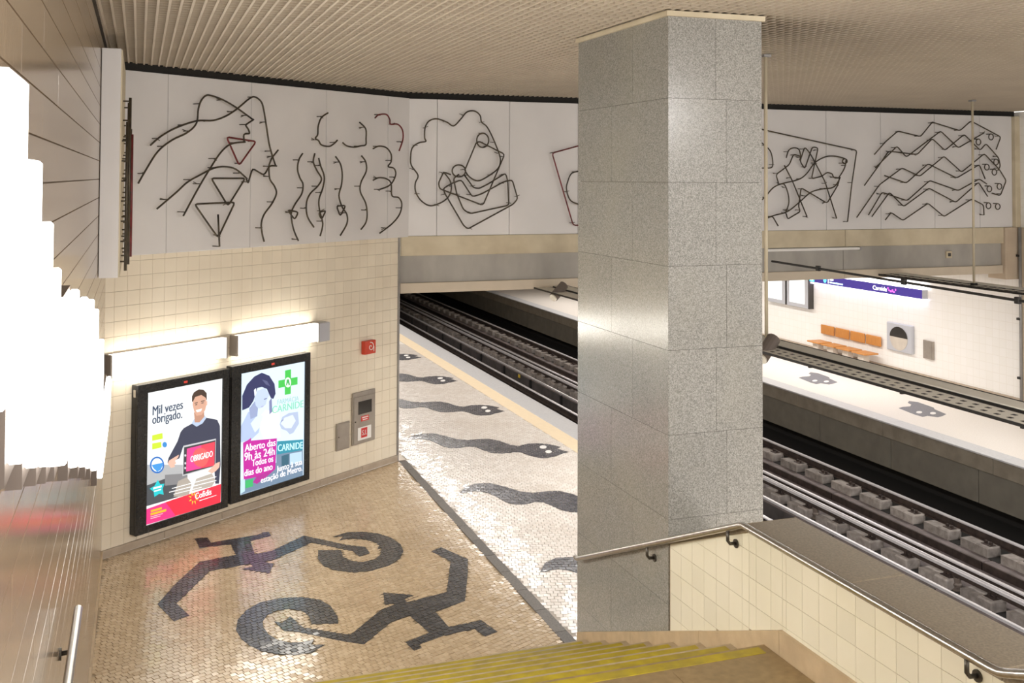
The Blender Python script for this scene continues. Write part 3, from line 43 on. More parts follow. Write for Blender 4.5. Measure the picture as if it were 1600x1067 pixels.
# ------------------------------------------------------------------ materials (procedural)
def new_mat(name):
    m = bpy.data.materials.new(name); m.use_nodes = True
    nt = m.node_tree; b = nt.nodes['Principled BSDF']
    return m, nt, b
def mat(name, c1, c2=None, scale=4.0, rough=.5, metal=0.0, bump=0.0, bscale=None, detail=4, tint=0.0, c3=None, scale3=.6, w3=.5, coat=0.0, stretch=None, spec=.5):
    m, nt, b = new_mat(name); N = nt.nodes; L = nt.links
    b.inputs['Roughness'].default_value = rough; b.inputs['Metallic'].default_value = metal
    b.inputs['Specular IOR Level'].default_value = spec
    if coat: b.inputs['Coat Weight'].default_value = coat; b.inputs['Coat Roughness'].default_value = .08
    geo = N.new('ShaderNodeNewGeometry'); pos = geo.outputs['Position']
    if stretch:
        mp = N.new('ShaderNodeMapping'); mp.inputs['Scale'].default_value = stretch; L.new(pos, mp.inputs[0]); pos = mp.outputs[0]
    def noise(s, d=4):
        n = N.new('ShaderNodeTexNoise'); n.inputs['Scale'].default_value = s; n.inputs['Detail'].default_value = d; L.new(pos, n.inputs['Vector']); return n.outputs['Fac']
    def ramp(sock, lo, hi):
        r = N.new('ShaderNodeMapRange'); r.inputs[1].default_value = lo; r.inputs[2].default_value = hi; L.new(sock, r.inputs[0]); return r.outputs[0]
    def mix(f, a, c):
        x = N.new('ShaderNodeMix'); x.data_type = 'RGBA'
        if hasattr(f, 'is_output'): L.new(f, x.inputs[0])
        else: x.inputs[0].default_value = f
        for s, v in ((x.inputs[6], a), (x.inputs[7], c)):
            if hasattr(v, 'is_output'): L.new(v, s)
            else: s.default_value = (*v, 1)
        return x.outputs[2]
    col = c1
    if c2: col = mix(ramp(noise(scale, detail), .32, .68), c1, c2)
    if c3:
        f = ramp(noise(scale3, 3), .45, .75)
        mu = N.new('ShaderNodeMath'); mu.operation = 'MULTIPLY'; L.new(f, mu.inputs[0]); mu.inputs[1].default_value = w3
        col = mix(mu.outputs[0], col, c3)
    if tint:
        oi = N.new('ShaderNodeObjectInfo'); mr = N.new('ShaderNodeMapRange'); L.new(oi.outputs['Random'], mr.inputs[0])
        mr.inputs[3].default_value = 1 - tint; mr.inputs[4].default_value = 1 + tint * .4
        x = N.new('ShaderNodeVectorMath'); x.operation = 'SCALE'
        if hasattr(col, 'is_output'): L.new(col, x.inputs[0])
        else: x.inputs[0].default_value = col
        L.new(mr.outputs[0], x.inputs['Scale']); col = x.outputs[0]
    if hasattr(col, 'is_output'): L.new(col, b.inputs['Base Color'])
    else: b.inputs['Base Color'].default_value = (*col, 1)
    if bump:
        bp = N.new('ShaderNodeBump'); bp.inputs['Strength'].default_value = bump; bp.inputs['Distance'].default_value = .01
        L.new(noise(bscale or scale, 3), bp.inputs['Height']); L.new(bp.outputs[0], b.inputs['Normal'])
    return m
def stone_mat(name, c1, c2, rough=.4, c3=None):
    # mosaic stones: every stone carries its own shade in the face attribute 'shade'
    m, nt, b = new_mat(name); N = nt.nodes; L = nt.links
    at = N.new('ShaderNodeAttribute'); at.attribute_name = 'shade'
    x = N.new('ShaderNodeMix'); x.data_type = 'RGBA'; L.new(at.outputs['Fac'], x.inputs[0]); x.inputs[6].default_value = (*c1, 1); x.inputs[7].default_value = (*c2, 1)
    out = x.outputs[2]
    if c3:
        geo = N.new('ShaderNodeNewGeometry'); n = N.new('ShaderNodeTexNoise'); n.inputs['Scale'].default_value = .9; n.inputs['Detail'].default_value = 5; L.new(geo.outputs['Position'], n.inputs['Vector'])
        r = N.new('ShaderNodeMapRange'); r.inputs[1].default_value = .48; r.inputs[2].default_value = .75; r.inputs[4].default_value = .55; L.new(n.outputs['Fac'], r.inputs[0])
        y = N.new('ShaderNodeMix'); y.data_type = 'RGBA'; L.new(r.outputs[0], y.inputs[0]); L.new(out, y.inputs[6]); y.inputs[7].default_value = (*c3, 1); out = y.outputs[2]
    L.new(out, b.inputs['Base Color']); b.inputs['Roughness'].default_value = rough; b.inputs['Coat Weight'].default_value = .5; b.inputs['Coat Roughness'].default_value = .12
    return m
def brick_mat(name, c1, c2, mortar, size, axes='yz', rough=.3, msize=.006):
    m, nt, b = new_mat(name); N = nt.nodes; L = nt.links
    geo = N.new('ShaderNodeNewGeometry'); sp = N.new('ShaderNodeSeparateXYZ'); L.new(geo.outputs['Position'], sp.inputs[0])
    cb = N.new('ShaderNodeCombineXYZ'); L.new(sp.outputs['XYZ'.index(axes[0].upper())], cb.inputs[0]); L.new(sp.outputs['XYZ'.index(axes[1].upper())], cb.inputs[1])
    br = N.new('ShaderNodeTexBrick'); L.new(cb.outputs[0], br.inputs['Vector']); br.offset = 0.0; br.inputs['Scale'].default_value = 1
    br.inputs['Brick Width'].default_value = size; br.inputs['Row Height'].default_value = size; br.inputs['Mortar Size'].default_value = msize
    br.inputs['Color1'].default_value = (*c1, 1); br.inputs['Color2'].default_value = (*c2, 1); br.inputs['Mortar'].default_value = (*mortar, 1)
    L.new(br.outputs['Color'], b.inputs['Base Color']); b.inputs['Roughness'].default_value = rough
    return m
EM = {}
def emit(c, s=1.0):
    k = (tuple(round(v, 3) for v in c), s)
    if k not in EM:
        m, nt, b = new_mat('lit_print'); b.inputs['Base Color'].default_value = (*[v * .3 for v in c], 1)
        b.inputs['Emission Color'].default_value = (*c, 1); b.inputs['Emission Strength'].default_value = s; b.inputs['Roughness'].default_value = .35; EM[k] = m
    return EM[k]
M = dict(
    tile=mat('cream_tile', (.80, .71, .56), (.86, .78, .63), 1.5, .22, bump=.05, bscale=12, tint=.05),
    grout=mat('tile_grout', (.46, .37, .26), (.40, .32, .22), 3, .7),
    ptile=mat('parapet_tile', (.82, .77, .60), (.87, .82, .66), 1.5, .25, tint=.06),
    wslab=mat('polished_stone', (.41, .31, .21), (.33, .25, .17), 14, .15, bump=.05, bscale=9, tint=.10, c3=(.39, .31, .22), scale3=1.2, stretch=(1, 6, .6)),
    joint=mat('dark_joint', (.20, .16, .125), None, rough=.8),
    skirt=mat('beige_stone', (.62, .48, .30), (.54, .40, .24), 9, .5, bump=.1, bscale=40, c3=(.35, .27, .18), scale3=2.5, w3=.5),
    skirtgrey=mat('marble_skirting', (.50, .42, .33), (.42, .34, .26), 6, .4),
    granite=mat('grey_granite', (.41, .40, .365), (.16, .155, .14), 105, .20, detail=3, tint=.05, c3=(.36, .34, .27), scale3=1.0, w3=.35),
    tread=mat('stair_stone', (.50, .39, .25), (.42, .32, .20), 12, .55, bump=.1, bscale=60, c3=(.28, .24, .17), scale3=2.0, w3=.6),
    landing=mat('landing_stone', (.36, .25, .12), (.27, .185, .085), 16, .5, bump=.1, bscale=50, c3=(.19, .14, .07), scale3=1.4, w3=.6),
    cap=mat('brown_cap_stone', (.26, .21, .14), (.17, .135, .09), 60, .4, detail=3),
    yellow=mat('yellow_paint', (.50, .385, .015), (.38, .28, .02), 9, .55, c3=(.27, .21, .05), scale3=5, w3=.7),
    panel=mat('white_panel', (.78, .76, .75), (.73, .71, .70), 1.2, .45),
    ledge=mat('stained_plaster', (.68, .60, .44), (.60, .52, .37), 2.5, .7, c3=(.36, .29, .18), scale3=1.8, w3=.45),
    beam=mat('grey_concrete', (.44, .42, .38), (.36, .34, .31), 3, .75, c3=(.27, .25, .22), scale3=.9, w3=.6, stretch=(1, 1, .5)),
    lowbeam=mat('cream_plaster', (.66, .57, .45), (.60, .52, .41), 2.5, .7),
    blade=mat('ceiling_blade', (.62, .54, .43), (.57, .49, .39), 1.5, .45),
    board=mat('ceiling_back', (.16, .135, .11), (.12, .10, .08), 3, .9),
    pipe=mat('dark_pipe', (.045, .038, .032), (.10, .08, .05), 9, .42, metal=.5),
    redpipe=mat('red_pipe', (.22, .025, .03), (.10, .02, .02), 9, .4, metal=.2),
    steel=mat('brushed_steel', (.62, .60, .57), (.52, .50, .47), 30, .28, metal=1.0),
    darksteel=mat('dark_bracket', (.10, .09, .075), None, rough=.4, metal=.8),
    black=mat('black_frame', (.012, .013, .012), (.02, .02, .02), 30, .25),
    grey=mat('grey_metal', (.36, .35, .34), (.31, .30, .29), 5, .45, metal=.3),
    lgrey=mat('light_grey_plastic', (.50, .51, .55), None, rough=.4),
    cabinet=mat('steel_cabinet', (.42, .38, .33), (.36, .32, .28), 6, .38, metal=.6),
    darkpanel=mat('dark_glass', (.05, .045, .04), None, rough=.15),
    red=mat('red_paint', (.62, .06, .025), (.55, .05, .02), 10, .4),
    signred=mat('sign_red', (.65, .03, .03), None, rough=.4),
    white=mat('white_print', (.85, .83, .80), None, rough=.45),
    coping=mat('platform_edge_stone', (.62, .62, .63), (.55, .55, .56), 20, .4),
    ystrip=mat('yellow_edge_strip', (.90, .75, .53), (.86, .71, .50), 8, .45),
    strip=mat('dark_floor_strip', (.20, .18, .16), (.13, .12, .11), 40, .5, tint=.2),
    fwall=brick_mat('far_tile', (.90, .88, .84), (.92, .90, .87), (.85, .82, .77), .2, 'yz'),
    fstone=mat('white_mosaic', (.85, .80, .74), (.78, .72, .66), 40, .4),
    fblack=mat('grey_mosaic', (.20, .20, .22), (.13, .13, .15), 40, .45),
    bed=mat('mosaic_bed', (.40, .31, .20), (.34, .26, .16), 30, .8),
    bedw=mat('white_mosaic_bed', (.62, .56, .50), (.55, .50, .44), 30, .9),
    slab=mat('track_slab', (.07, .06, .058), (.045, .038, .036), 5, .8, c3=(.12, .10, .10), scale3=1.5, w3=.5),
    plinth=mat('track_plinth', (.24, .20, .20), (.15, .125, .12), 4, .75, c3=(.12, .10, .09), scale3=2.2, w3=.6),
    block=mat('sleeper_concrete', (.40, .36, .33), (.24, .21, .19), 9, .8, bump=.3, bscale=30, tint=.25),
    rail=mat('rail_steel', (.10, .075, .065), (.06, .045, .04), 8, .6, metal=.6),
    railhead=mat('rail_head', (.80, .78, .80), None, rough=.30, metal=.35),
    pitwall=mat('pit_wall', (.19, .175, .14), (.15, .135, .11), 3, .8, c3=(.13, .12, .10), scale3=.8, w3=.5),
    pitcope=mat('pit_coping', (.26, .23, .18), (.20, .17, .13), 4, .75),
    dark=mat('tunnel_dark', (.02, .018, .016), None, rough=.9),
    wood=mat('orange_wood', (.62, .27, .06), (.50, .20, .04), 5, .4, stretch=(1, 14, 1)),
    legw=mat('bench_leg', (.62, .56, .48), (.55, .49, .42), 5, .6),
    tray=mat('cable_tray', (.90, .87, .78), (.86, .83, .73), 6, .5),
    trayblack=mat('tray_black', (.014, .013, .012), None, rough=.5),
    tag=mat('yellow_tag', (.80, .55, .05), None, rough=.5),
    lampbody=mat('lamp_housing', (.42, .38, .34), None, rough=.4, metal=.4),
    lampdark=mat('lamp_dark', (.16, .13, .11), None, rough=.5),
    plaster=mat('tan_plaster', (.60, .50, .38), (.54, .44, .33), 4, .7),
)
M['beige'] = stone_mat('beige_mosaic', (.53, .395, .24), (.65, .50, .325), .22, (.40, .29, .17))
M['whitest'] = stone_mat('pale_mosaic', (.77, .70, .635), (.90, .85, .79), .33, (.68, .60, .52))
M['blackst'] = stone_mat('black_mosaic', (.012, .012, .015), (.036, .035, .039), .40)
M['greyst'] = stone_mat('slate_mosaic', (.045, .048, .062), (.11, .11, .13), .33)

# ------------------------------------------------------------------ object helpers
I4 = Matrix.Identity(4)
# frame of the angled tile wall: local x runs along the wall, local -y points into the lobby
FW = Matrix.Translation((-.42, 14.885, 0)) @ Matrix.Rotation(math.radians(90 - 53.98), 4, 'Z')

def tag(o, label=None, cat=None, group=None, kind=None):
    if label: o['label'] = label
    if cat: o['category'] = cat
    if group: o['group'] = group
    if kind: o['kind'] = kind
    return o
def put(name, me, m=None, parent=None, base=(0, 0, 0), frame=I4):
    o = bpy.data.objects.new(name, me); COL.objects.link(o)
    if m is not None and not me.materials: me.materials.append(m)
    if parent is None: o.matrix_world = frame @ Matrix.Translation(base)
    else: o.parent = parent
    return o
def raw(name, vs, fs, m=None, parent=None, base=None, frame=I4, smooth=False):
    b = Vector(base if base is not None else (parent['_b'] if parent is not None and '_b' in parent else (0, 0, 0)))
    me = bpy.data.meshes.new(name); me.from_pydata([Vector(v) - b for v in vs], [], fs); me.update()
    if smooth: me.polygons.foreach_set('use_smooth', [True] * len(me.polygons))
    o = put(name, me, m, parent, b, frame)
    if parent is None or True: o['_b'] = tuple(b)
    return o
def empty(name, base, label, cat, group=None, frame=I4, kind=None):
    o = bpy.data.objects.new(name, None); COL.objects.link(o); o.empty_display_size = .1
    o.matrix_world = frame @ Matrix.Translation(base); o['_b'] = tuple(base)
    return tag(o, label, cat, group, kind)
class MB:
    def __init__(s): s.v = []; s.f = []
    def add(s, vs, fs):
        n = len(s.v); s.v += [tuple(v) for v in vs]; s.f += [tuple(i + n for i in f) for f in fs]; return s
    def box(s, x0, x1, y0, y1, z0, z1, c=0.0):
        if c <= 0:
            vs = [(x, y, z) for z in (z0, z1) for y in (y0, y1) for x in (x0, x1)]
            return s.add(vs, [(0, 2, 3, 1), (4, 5, 7, 6), (0, 1, 5, 4), (2, 6, 7, 3), (0, 4, 6, 2), (1, 3, 7, 5)])
        bm = bmesh.new(); r = bmesh.ops.create_cube(bm, size=1.0)
        for v in bm.verts: v.co = Vector(((x0 + x1) / 2 + v.co.x * (x1 - x0), (y0 + y1) / 2 + v.co.y * (y1 - y0), (z0 + z1) / 2 + v.co.z * (z1 - z0)))
        bmesh.ops.bevel(bm, geom=list(bm.edges), offset=c, segments=1, affect='EDGES', profile=.5)
        bm.verts.index_update(); s.add([v.co[:] for v in bm.verts], [[v.index for v in f.verts] for f in bm.faces]); bm.free(); return s
    def prism(s, poly, axis, a0, a1):
        # poly in the two remaining axes (order x,y,z without axis), extruded along axis
        def P(p, a):
            if axis == 'x': return (a, p[0], p[1])
            if axis == 'y': return (p[0], a, p[1])
            return (p[0], p[1], a)
        n = len(poly); s0 = sum(poly[i][0] * poly[(i + 1) % n][1] - poly[(i + 1) % n][0] * poly[i][1] for i in range(n))
        if s0 < 0: poly = list(poly)[::-1]
        vs = [P(p, a0) for p in poly] + [P(p, a1) for p in poly]
        fl = (axis == 'y') != (a1 < a0)
        fs = [list(range(n))[::-1], list(range(n, 2 * n))] + [(i, (i + 1) % n, n + (i + 1) % n, n + i) for i in range(n)]
        if fl: fs = [list(f)[::-1] for f in fs]
        return s.add(vs, fs)
    def tube(s, pts, r, seg=8, closed=False, caps=True):
        pts = [Vector(p) for p in pts]; n = len(pts)
        if n < 2: return s
        tang = []
        for i in range(n):
            if closed: t = pts[(i + 1) % n] - pts[i - 1]
            else: t = pts[min(i + 1, n - 1)] - pts[max(i - 1, 0)]
            tang.append(t.normalized())
        up = Vector((0, 0, 1)) if abs(tang[0].z) < .9 else Vector((1, 0, 0))
        nr = (up - tang[0] * up.dot(tang[0])).normalized(); vs = []
        for i in range(n):
            nr = (nr - tang[i] * nr.dot(tang[i])).normalized(); bn = tang[i].cross(nr)
            for k in range(seg):
                a = 2 * PI * k / seg; vs.append(pts[i] + (nr * math.cos(a) + bn * math.sin(a)) * r)
        fs = []
        for i in range(n if closed else n - 1):
            j = (i + 1) % n
            for k in range(seg): fs.append((i * seg + k, i * seg + (k + 1) % seg, j * seg + (k + 1) % seg, j * seg + k))
        if caps and not closed: fs += [list(range(seg))[::-1], list(range((n - 1) * seg, n * seg))]
        return s.add(vs, fs)
    def go(s, name, m, parent=None, base=None, frame=I4, smooth=False): return raw(name, s.v, s.f, m, parent, base, frame, smooth)
def B(name, m, x0, x1, y0, y1, z0, z1, parent=None, base=None, c=0.0, frame=I4): return MB().box(x0, x1, y0, y1, z0, z1, c).go(name, m, parent, base, frame)
def struct(o): o['kind'] = 'structure'; return o
def catmull(p, closed, k=5):
    n = len(p); out = []
    for i in range(n if closed else n - 1):
        g = lambda j: np.array(p[j % n] if closed else p[min(max(j, 0), n - 1)], float)
        a, b, c, d = g(i - 1), g(i), g(i + 1), g(i + 2)
        for q in range(k):
            t = q / k; out.append(tuple(.5 * (2 * b + (c - a) * t + (2 * a - 5 * b + 4 * c - d) * t * t + (3 * b - a - 3 * c + d) * t ** 3)))
    if not closed: out.append(tuple(p[-1]))
    return out
def clip_half(poly, a, b, c):          # keep a*x + b*y <= c
    out = []; n = len(poly)
    for i in range(n):
        p, q = poly[i], poly[(i + 1) % n]; dp = a * p[0] + b * p[1] - c; dq = a * q[0] + b * q[1] - c
        if dp <= 0: out.append(p)
        if (dp < 0 < dq) or (dq < 0 < dp):
            t = dp / (dp - dq); out.append((p[0] + (q[0] - p[0]) * t, p[1] + (q[1] - p[1]) * t))
    return out
def clip_convex(poly, cell):
    n = len(cell)
    for i in range(n):
        p, q = cell[i], cell[(i + 1) % n]; nx, ny = q[1] - p[1], -(q[0] - p[0])
        poly = clip_half(poly, nx, ny, nx * p[0] + ny * p[1])
        if len(poly) < 3: return []
    return poly
def inside(pt, poly):
    x, y = pt; r = False; j = len(poly) - 1
    for i in range(len(poly)):
        xi, yi = poly[i]; xj, yj = poly[j]
        if (yi > y) != (yj > y) and x < (xj - xi) * (y - yi) / (yj - yi) + xi: r = not r
        j = i
    return r
def parea(p): return abs(sum(p[i][0] * p[(i + 1) % len(p)][1] - p[(i + 1) % len(p)][0] * p[i][1] for i in range(len(p)))) / 2

# ================================================================== STRUCTURE
XL = -.40           # stair-side wall on the left
# ---- lobby floor and platform
floor = struct(MB().prism([(XL, 10.0), (4.38, 10.0), (4.38, 18.37), (XL, 14.9)], 'z', -.25, -.008).go('floor', M['bed'])); tag(floor, 'beige stone mosaic lobby floor with two black bicycle figures', None)
plat = struct(B('platform_floor', M['bedw'], 4.53, 7.60, -6, 62, -.25, -.008)); tag(plat, 'pale stone mosaic platform floor with dark snake figures')

def stones(cellsize, ang, reg, skip):
    # running-bond grid of small hewn stones, turned by ang, inside the polygon reg
    xs = [p[0] for p in reg]; ys = [p[1] for p in reg]; cx, cy = (min(xs) + max(xs)) / 2, (min(ys) + max(ys)) / 2
    R = math.hypot(max(xs) - min(xs), max(ys) - min(ys)) / 2 + .2; n = int(R / cellsize) + 1; ca, sa = math.cos(ang), math.sin(ang); cells = []
    for j in range(-n, n + 1):
        off = (j % 2) * .5 + RNG.uniform(-.12, .12); wob = RNG.uniform(-.1, .1)
        for i in range(-n, n + 1):
            u = (i + off) * cellsize; v = (j) * cellsize + .025 * math.sin(u * 1.9 + j * .02)
            x = cx + u * ca - v * sa; y = cy + u * sa + v * ca
            if not (min(xs) - .1 < x < max(xs) + .1 and min(ys) - .1 < y < max(ys) + .1): continue
            if not inside((x, y), reg): continue
            h = cellsize / 2 - .0028; q = []
            for du, dv in ((-h, -h), (h, -h), (h, h), (-h, h)):
                du += RNG.uniform(-.004, .004); dv += RNG.uniform(-.004, .004)
                q.append((x + du * ca - dv * sa, y + du * sa + dv * ca))
            cells.append(((x, y), q))
    return cells
def stone_mesh(name, polys, m, parent, ztop, drop=.006, taper=.05, tilt=.0007):
    vs = []; fs = []; sh = []
    for p in polys:
        n = len(p); cx = sum(a for a, _ in p) / n; cy = sum(b for _, b in p) / n; k = len(vs); z = ztop + RNG.uniform(-.001, .001); s = RNG.uniform(0, 1)
        ar = sum(p[i][0] * p[(i + 1) % n][1] - p[(i + 1) % n][0] * p[i][1] for i in range(n))
        if ar < 0: p = p[::-1]
        tx, ty = RNG.uniform(-tilt, tilt), RNG.uniform(-tilt, tilt)
        for x, y in p: vs.append((x, y, ztop - drop))
        for x, y in p: vs.append((x + (cx - x) * taper, y + (cy - y) * taper, z + ((x - cx) * tx + (y - cy) * ty) * 30))
        fs.append(tuple(range(k + n, k + 2 * n))); sh.append(s)
        for i in range(n): fs.append((k + i, k + (i + 1) % n, k + n + (i + 1) % n, k + n + i)); sh.append(s)
    o = raw(name, vs, fs, m, parent)
    a = o.data.attributes.new('shade', 'FLOAT', 'FACE'); a.data.foreach_set('value', sh)
    return o
def figure(name, poly, cells, m, parent, z, label=None):
    xs = [p[0] for p in poly]; ys = [p[1] for p in poly]; out = []
    for (x, y), q in cells:
        if x < min(xs) - .08 or x > max(xs) + .08 or y < min(ys) - .08 or y > max(ys) + .08: continue
        c = clip_convex([tuple(p) for p in poly], q)
        if len(c) >= 3 and parea(c) > 2e-5: out.append(c)
    if not out: return None
    o = stone_mesh(name, out, m, parent, z, .004, .06)
    if label: o['label'] = label
    return o
reg = [(XL + .02, 10.05), (4.37, 10.05), (4.37, 18.28), (XL + .02, 14.84)]
cells = stones(.070, math.radians(24), reg, None)
figs = [DATA['bike1'], DATA['wheel1'], DATA['bike2'], DATA['wheel2']]
lb = [c for c in cells if not any(inside(c[0], f) for f in figs)]
o = stone_mesh('paving_stones', [c[1] for c in lb], M['beige'], floor, 0.0); o['kind'] = 'stuff'
for nm, k, l in (('bicycle_mosaic', 'bike1', 'black stone bicycle frame figure by the posters'), ('wheel_mosaic', 'wheel1', 'black open wheel figure under the lit posters'),
                 ('bicycle_mosaic', 'bike2', 'black stone bicycle frame figure by the stairs'), ('wheel_mosaic', 'wheel2', 'black open wheel figure in front of the stairs')):
    figure(nm, DATA[k], cells, M['blackst'], floor, .003, l)
reg = [(4.54, 8.0), (7.59, 8.0), (7.59, 31.0), (4.54, 31.0)]
cells = stones(.085, math.radians(-18), reg, None)
snakes = [[(x + (0.0 if k else 0), y + 3.55 * k) for x, y in DATA['snake']] for k in range(-3, 4)]
eyes = [[[(x, y + 3.55 * k) for x, y in e] for e in DATA['eyes']] for k in range(-3, 4)]
lb = [c for c in cells if not any(inside(c[0], f) for f in snakes)]
o = stone_mesh('paving_stones', [c[1] for c in lb], M['whitest'], plat, 0.0); o['kind'] = 'stuff'
for f, es in zip(snakes, eyes):
    figure('snake_mosaic', f, cells, M['greyst'], plat, .003)
    for e in es: MB().prism([tuple(p) for p in e], 'z', .001, .0065).go('snake_eye', M['white'], plat)
B('far_paving', M['fstone'], 4.55, 7.59, 31.0, 61.9, -.01, 0.0, plat)
for y0 in np.arange(10.3, 18.2, .62): B('border_slab', M['strip'], 4.385, 4.525, y0, min(y0 + .612, 18.3), -.02, .002, floor, c=.003)
B('strip_bed', M['joint'], 4.38, 4.53, 10.0, 18.37, -.25, -.004, floor)
for k, y0 in enumerate(np.arange(-6, 62, 2.0)): B('edge_strip', M['ystrip'], 7.60, 7.955, y0, y0 + 1.994, -.12, .002, plat, c=.002)
for k, y0 in enumerate(np.arange(-6, 62, 1.5)): B('coping_slab', M['coping'], 7.96, 8.47, y0, y0 + 1.492, -.12, .003, plat, c=.006)
B('edge_beam', M['pitcope'], 7.60, 8.42, -6, 62, -.6, -.12, plat)

# ---- far platform
fplat = struct(B('far_platform_floor', M['fstone'], 14.98, 18.5, -6, 62, -.25, 0.0)); tag(fplat, 'pale far platform floor with grey animal figures')
for y0 in np.arange(-6, 62, 3.0):
    B('coping_slab', M['coping'], 14.58, 14.975, y0, y0 + 2.99, -.03, .003, fplat, c=.005)
    B('pit_coping', M['pitcope'], 14.62, 15.4, y0 + .2, y0 + 3.19, -.33, -.032, fplat, c=.01)
for y0 in np.arange(-6, 62, 2.4): B('pit_panel', M['pitwall'], 14.66, 15.0, y0, y0 + 2.385, -.95, -.33, fplat, c=.008)
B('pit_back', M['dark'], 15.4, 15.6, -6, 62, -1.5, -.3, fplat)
for k in range(-1, 5):
    dy = (k) * 3.71
    MB().prism([(x, y + dy) for x, y in DATA['fish']], 'z', -.01, .003).go('animal_mosaic', M['fblack'], fplat)
    for e in DATA['fisheyes']: MB().prism([(x, y + dy) for x, y in e], 'z', 0, .006).go('animal_eye', M['white'], fplat)

# ---- track pit
pit = struct(B('track_bed', M['slab'], 8.3, 15.5, -6, 62, -1.7, -1.5)); tag(pit, 'dark concrete track bed between the two platforms')
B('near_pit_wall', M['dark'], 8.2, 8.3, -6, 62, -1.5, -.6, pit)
for y0 in np.arange(-6, 62, 4.0):
    B('plinth', M['plinth'], 13.23, 13.70, y0, y0 + 3.97, -1.5, -1.30, pit, c=.01); B('plinth_face', M['rail'], 13.205, 13.23, y0, y0 + 3.97, -1.5, -1.308, pit)  # rust-brown side face, its colour darkened further to stand for shade
    B('plinth', M['plinth'], 11.35, 12.28, y0, y0 + 3.97, -1.5, -1.31, pit, c=.015)
B('drain_kerb', M['plinth'], 12.30, 13.205, -6, 62, -1.5, -1.44, pit); B('under_platform_shade', M['dark'], 13.80, 15.4, -6, 62, -1.5, -1.42, pit); B('centre_slab', M['slab'], 8.35, 11.34, -6, 62, -1.5, -1.36, pit)  # near-black strip past the far rail paints the shade under the platform
B('tunnel_end', M['dark'], 4, 19, 62, 62.3, -1.6, 4, pit)

# ---- angled tile wall (frame FW)
LW = 5.91
wall = struct(B('wall_angled', M['grout'], 0, LW, .014, .3, 0, 4.05, frame=FW)); tag(wall, 'cream tiled wall behind the two lit posters')
def frustum(x0, x1, z0, z1, y, d, c=.004):
    return [(x0, y, z0), (x1, y, z0), (x1, y, z1), (x0, y, z1), (x0 + c, y - d, z0 + c), (x1 - c, y - d, z0 + c), (x1 - c, y - d, z1 - c), (x0 + c, y - d, z1 - c)], [(4, 5, 6, 7), (0, 1, 5, 4), (1, 2, 6, 5), (2, 3, 7, 6), (3, 0, 4, 7)]
T = .198; tiles = []
for r in range(20):
    z0 = .10 + r * T; z1 = min(z0 + T, 3.96)
    for c in range(31):
        s1 = LW - c * T; s0 = max(s1 - T, 0.02)
        if s1 - s0 < .03 or z1 - z0 < .03: continue
        hid = (.50 < s0 and s1 < 2.0 and .22 < z0 and z1 < 2.15) or (2.10 < s0 and s1 < 3.6 and .22 < z0 and z1 < 2.15) or (4.76 < s0 and s1 < 5.28 and .5 < z0 and z1 < 1.36)
        if not hid: tiles.append((s0, s1, z0, z1))
tiles.sort(key=lambda t: -(t[0] + min(t[3], 3.0) * .2))
full = None
rest = MB()
for k, (s0, s1, z0, z1) in enumerate(tiles):
    if k >= 300: rest.add(*frustum(s0 + .0015, s1 - .0015, z0 + .0015, z1 - .0015, .014, .006, .002)); continue
    if s1 - s0 > T - .001 and z1 - z0 > T - .001:
        if full is None:
            vs, fs = frustum(.0015, T - .0015, .0015, T - .0015, .014, .006, .002); full = bpy.data.meshes.new('tile'); full.from_pydata(vs, [], fs); full.materials.append(M['tile'])
        o = bpy.data.objects.new('tile', full); COL.objects.link(o); o.parent = wall; o.location = (s0, 0, z0)
    else: MB().add(*frustum(s0 + .0015, s1 - .0015, z0 + .0015, z1 - .0015, .014, .006, .002)).go('tile', M['tile'], wall)
o = rest.go('tile_field', M['tile'], wall); o['kind'] = 'stuff'
for s0 in np.arange(0, LW, 1.0): B('skirting', M['skirtgrey'], s0 + .002, min(s0 + .996, LW), -.022, .014, 0, .10, wall, c=.004)
B('corner_trim', M['grey'], LW, LW + .025, -.02, .3, 0, 3.93, wall)
B('side_return', M['grout'], LW - .2, LW + .02, .3, .6, 0, 3.93, wall)
# mural panels above it
mw = struct(B('wall_mural', M['grey'], .1, 6.10, -.03, .3, 3.95, 6.40, frame=FW)); tag(mw, 'backing of the white mural panels above the tiled wall')
js = [.12, .925, 2.43, 4.02, 5.54, 6.12]
for a, b in zip(js, js[1:]): B('mural_panel', M['panel'], a + .004, b - .004, -.062, -.03, 3.94, 6.425, mw, c=.003)
B('shadow_gap', M['dark'], .1, 6.1, -.02, .3, 6.40, 6.61, mw)
# ---- mural beam across the tracks
bw = struct(B('wall_beam', M['grey'], 4.45, 18.5, 18.46, 18.9, 3.95, 6.40)); tag(bw, 'white panelled beam with pipe murals above the tracks')
js = [4.47, 5.08, 6.47, 7.85, 9.25, 10.65, 12.02, 13.44, 14.81, 16.22, 17.45, 18.36]
for a, b in zip(js, js[1:]): B('mural_panel', M['panel'], a + .004, b - .004, 18.43, 18.46, 3.955, 6.42, bw, c=.003)
B('shadow_gap', M['dark'], 4.45, 18.5, 18.5, 18.9, 6.40, 6.61, bw)
for a, b in ((4.42, 9.2), (9.205, 13.9), (13.905, 18.10)):
    B('ledge', M['ledge'], a, b - .004, 18.42, 18.9, 3.60, 3.95, bw, c=.006)
    B('beam_face', M['beam'], a, b - .004, 18.50, 18.9, 3.11, 3.60, bw, c=.004)
    B('beam_foot', M['lowbeam'], a, b - .004, 18.45, 18.9, 2.93, 3.11, bw, c=.006)
B('beam_pier', M['plaster'], 18.10, 18.5, 18.38, 18.9, 2.80, 3.95, bw, c=.01); B('pilaster', M['plaster'], 18.46, 18.5, 17.2, 18.32, 0, 3.95, bw)
B('mural_edge_post', M['ledge'], 18.36, 18.5, 18.34, 18.46, 3.95, 6.42, bw, c=.004)
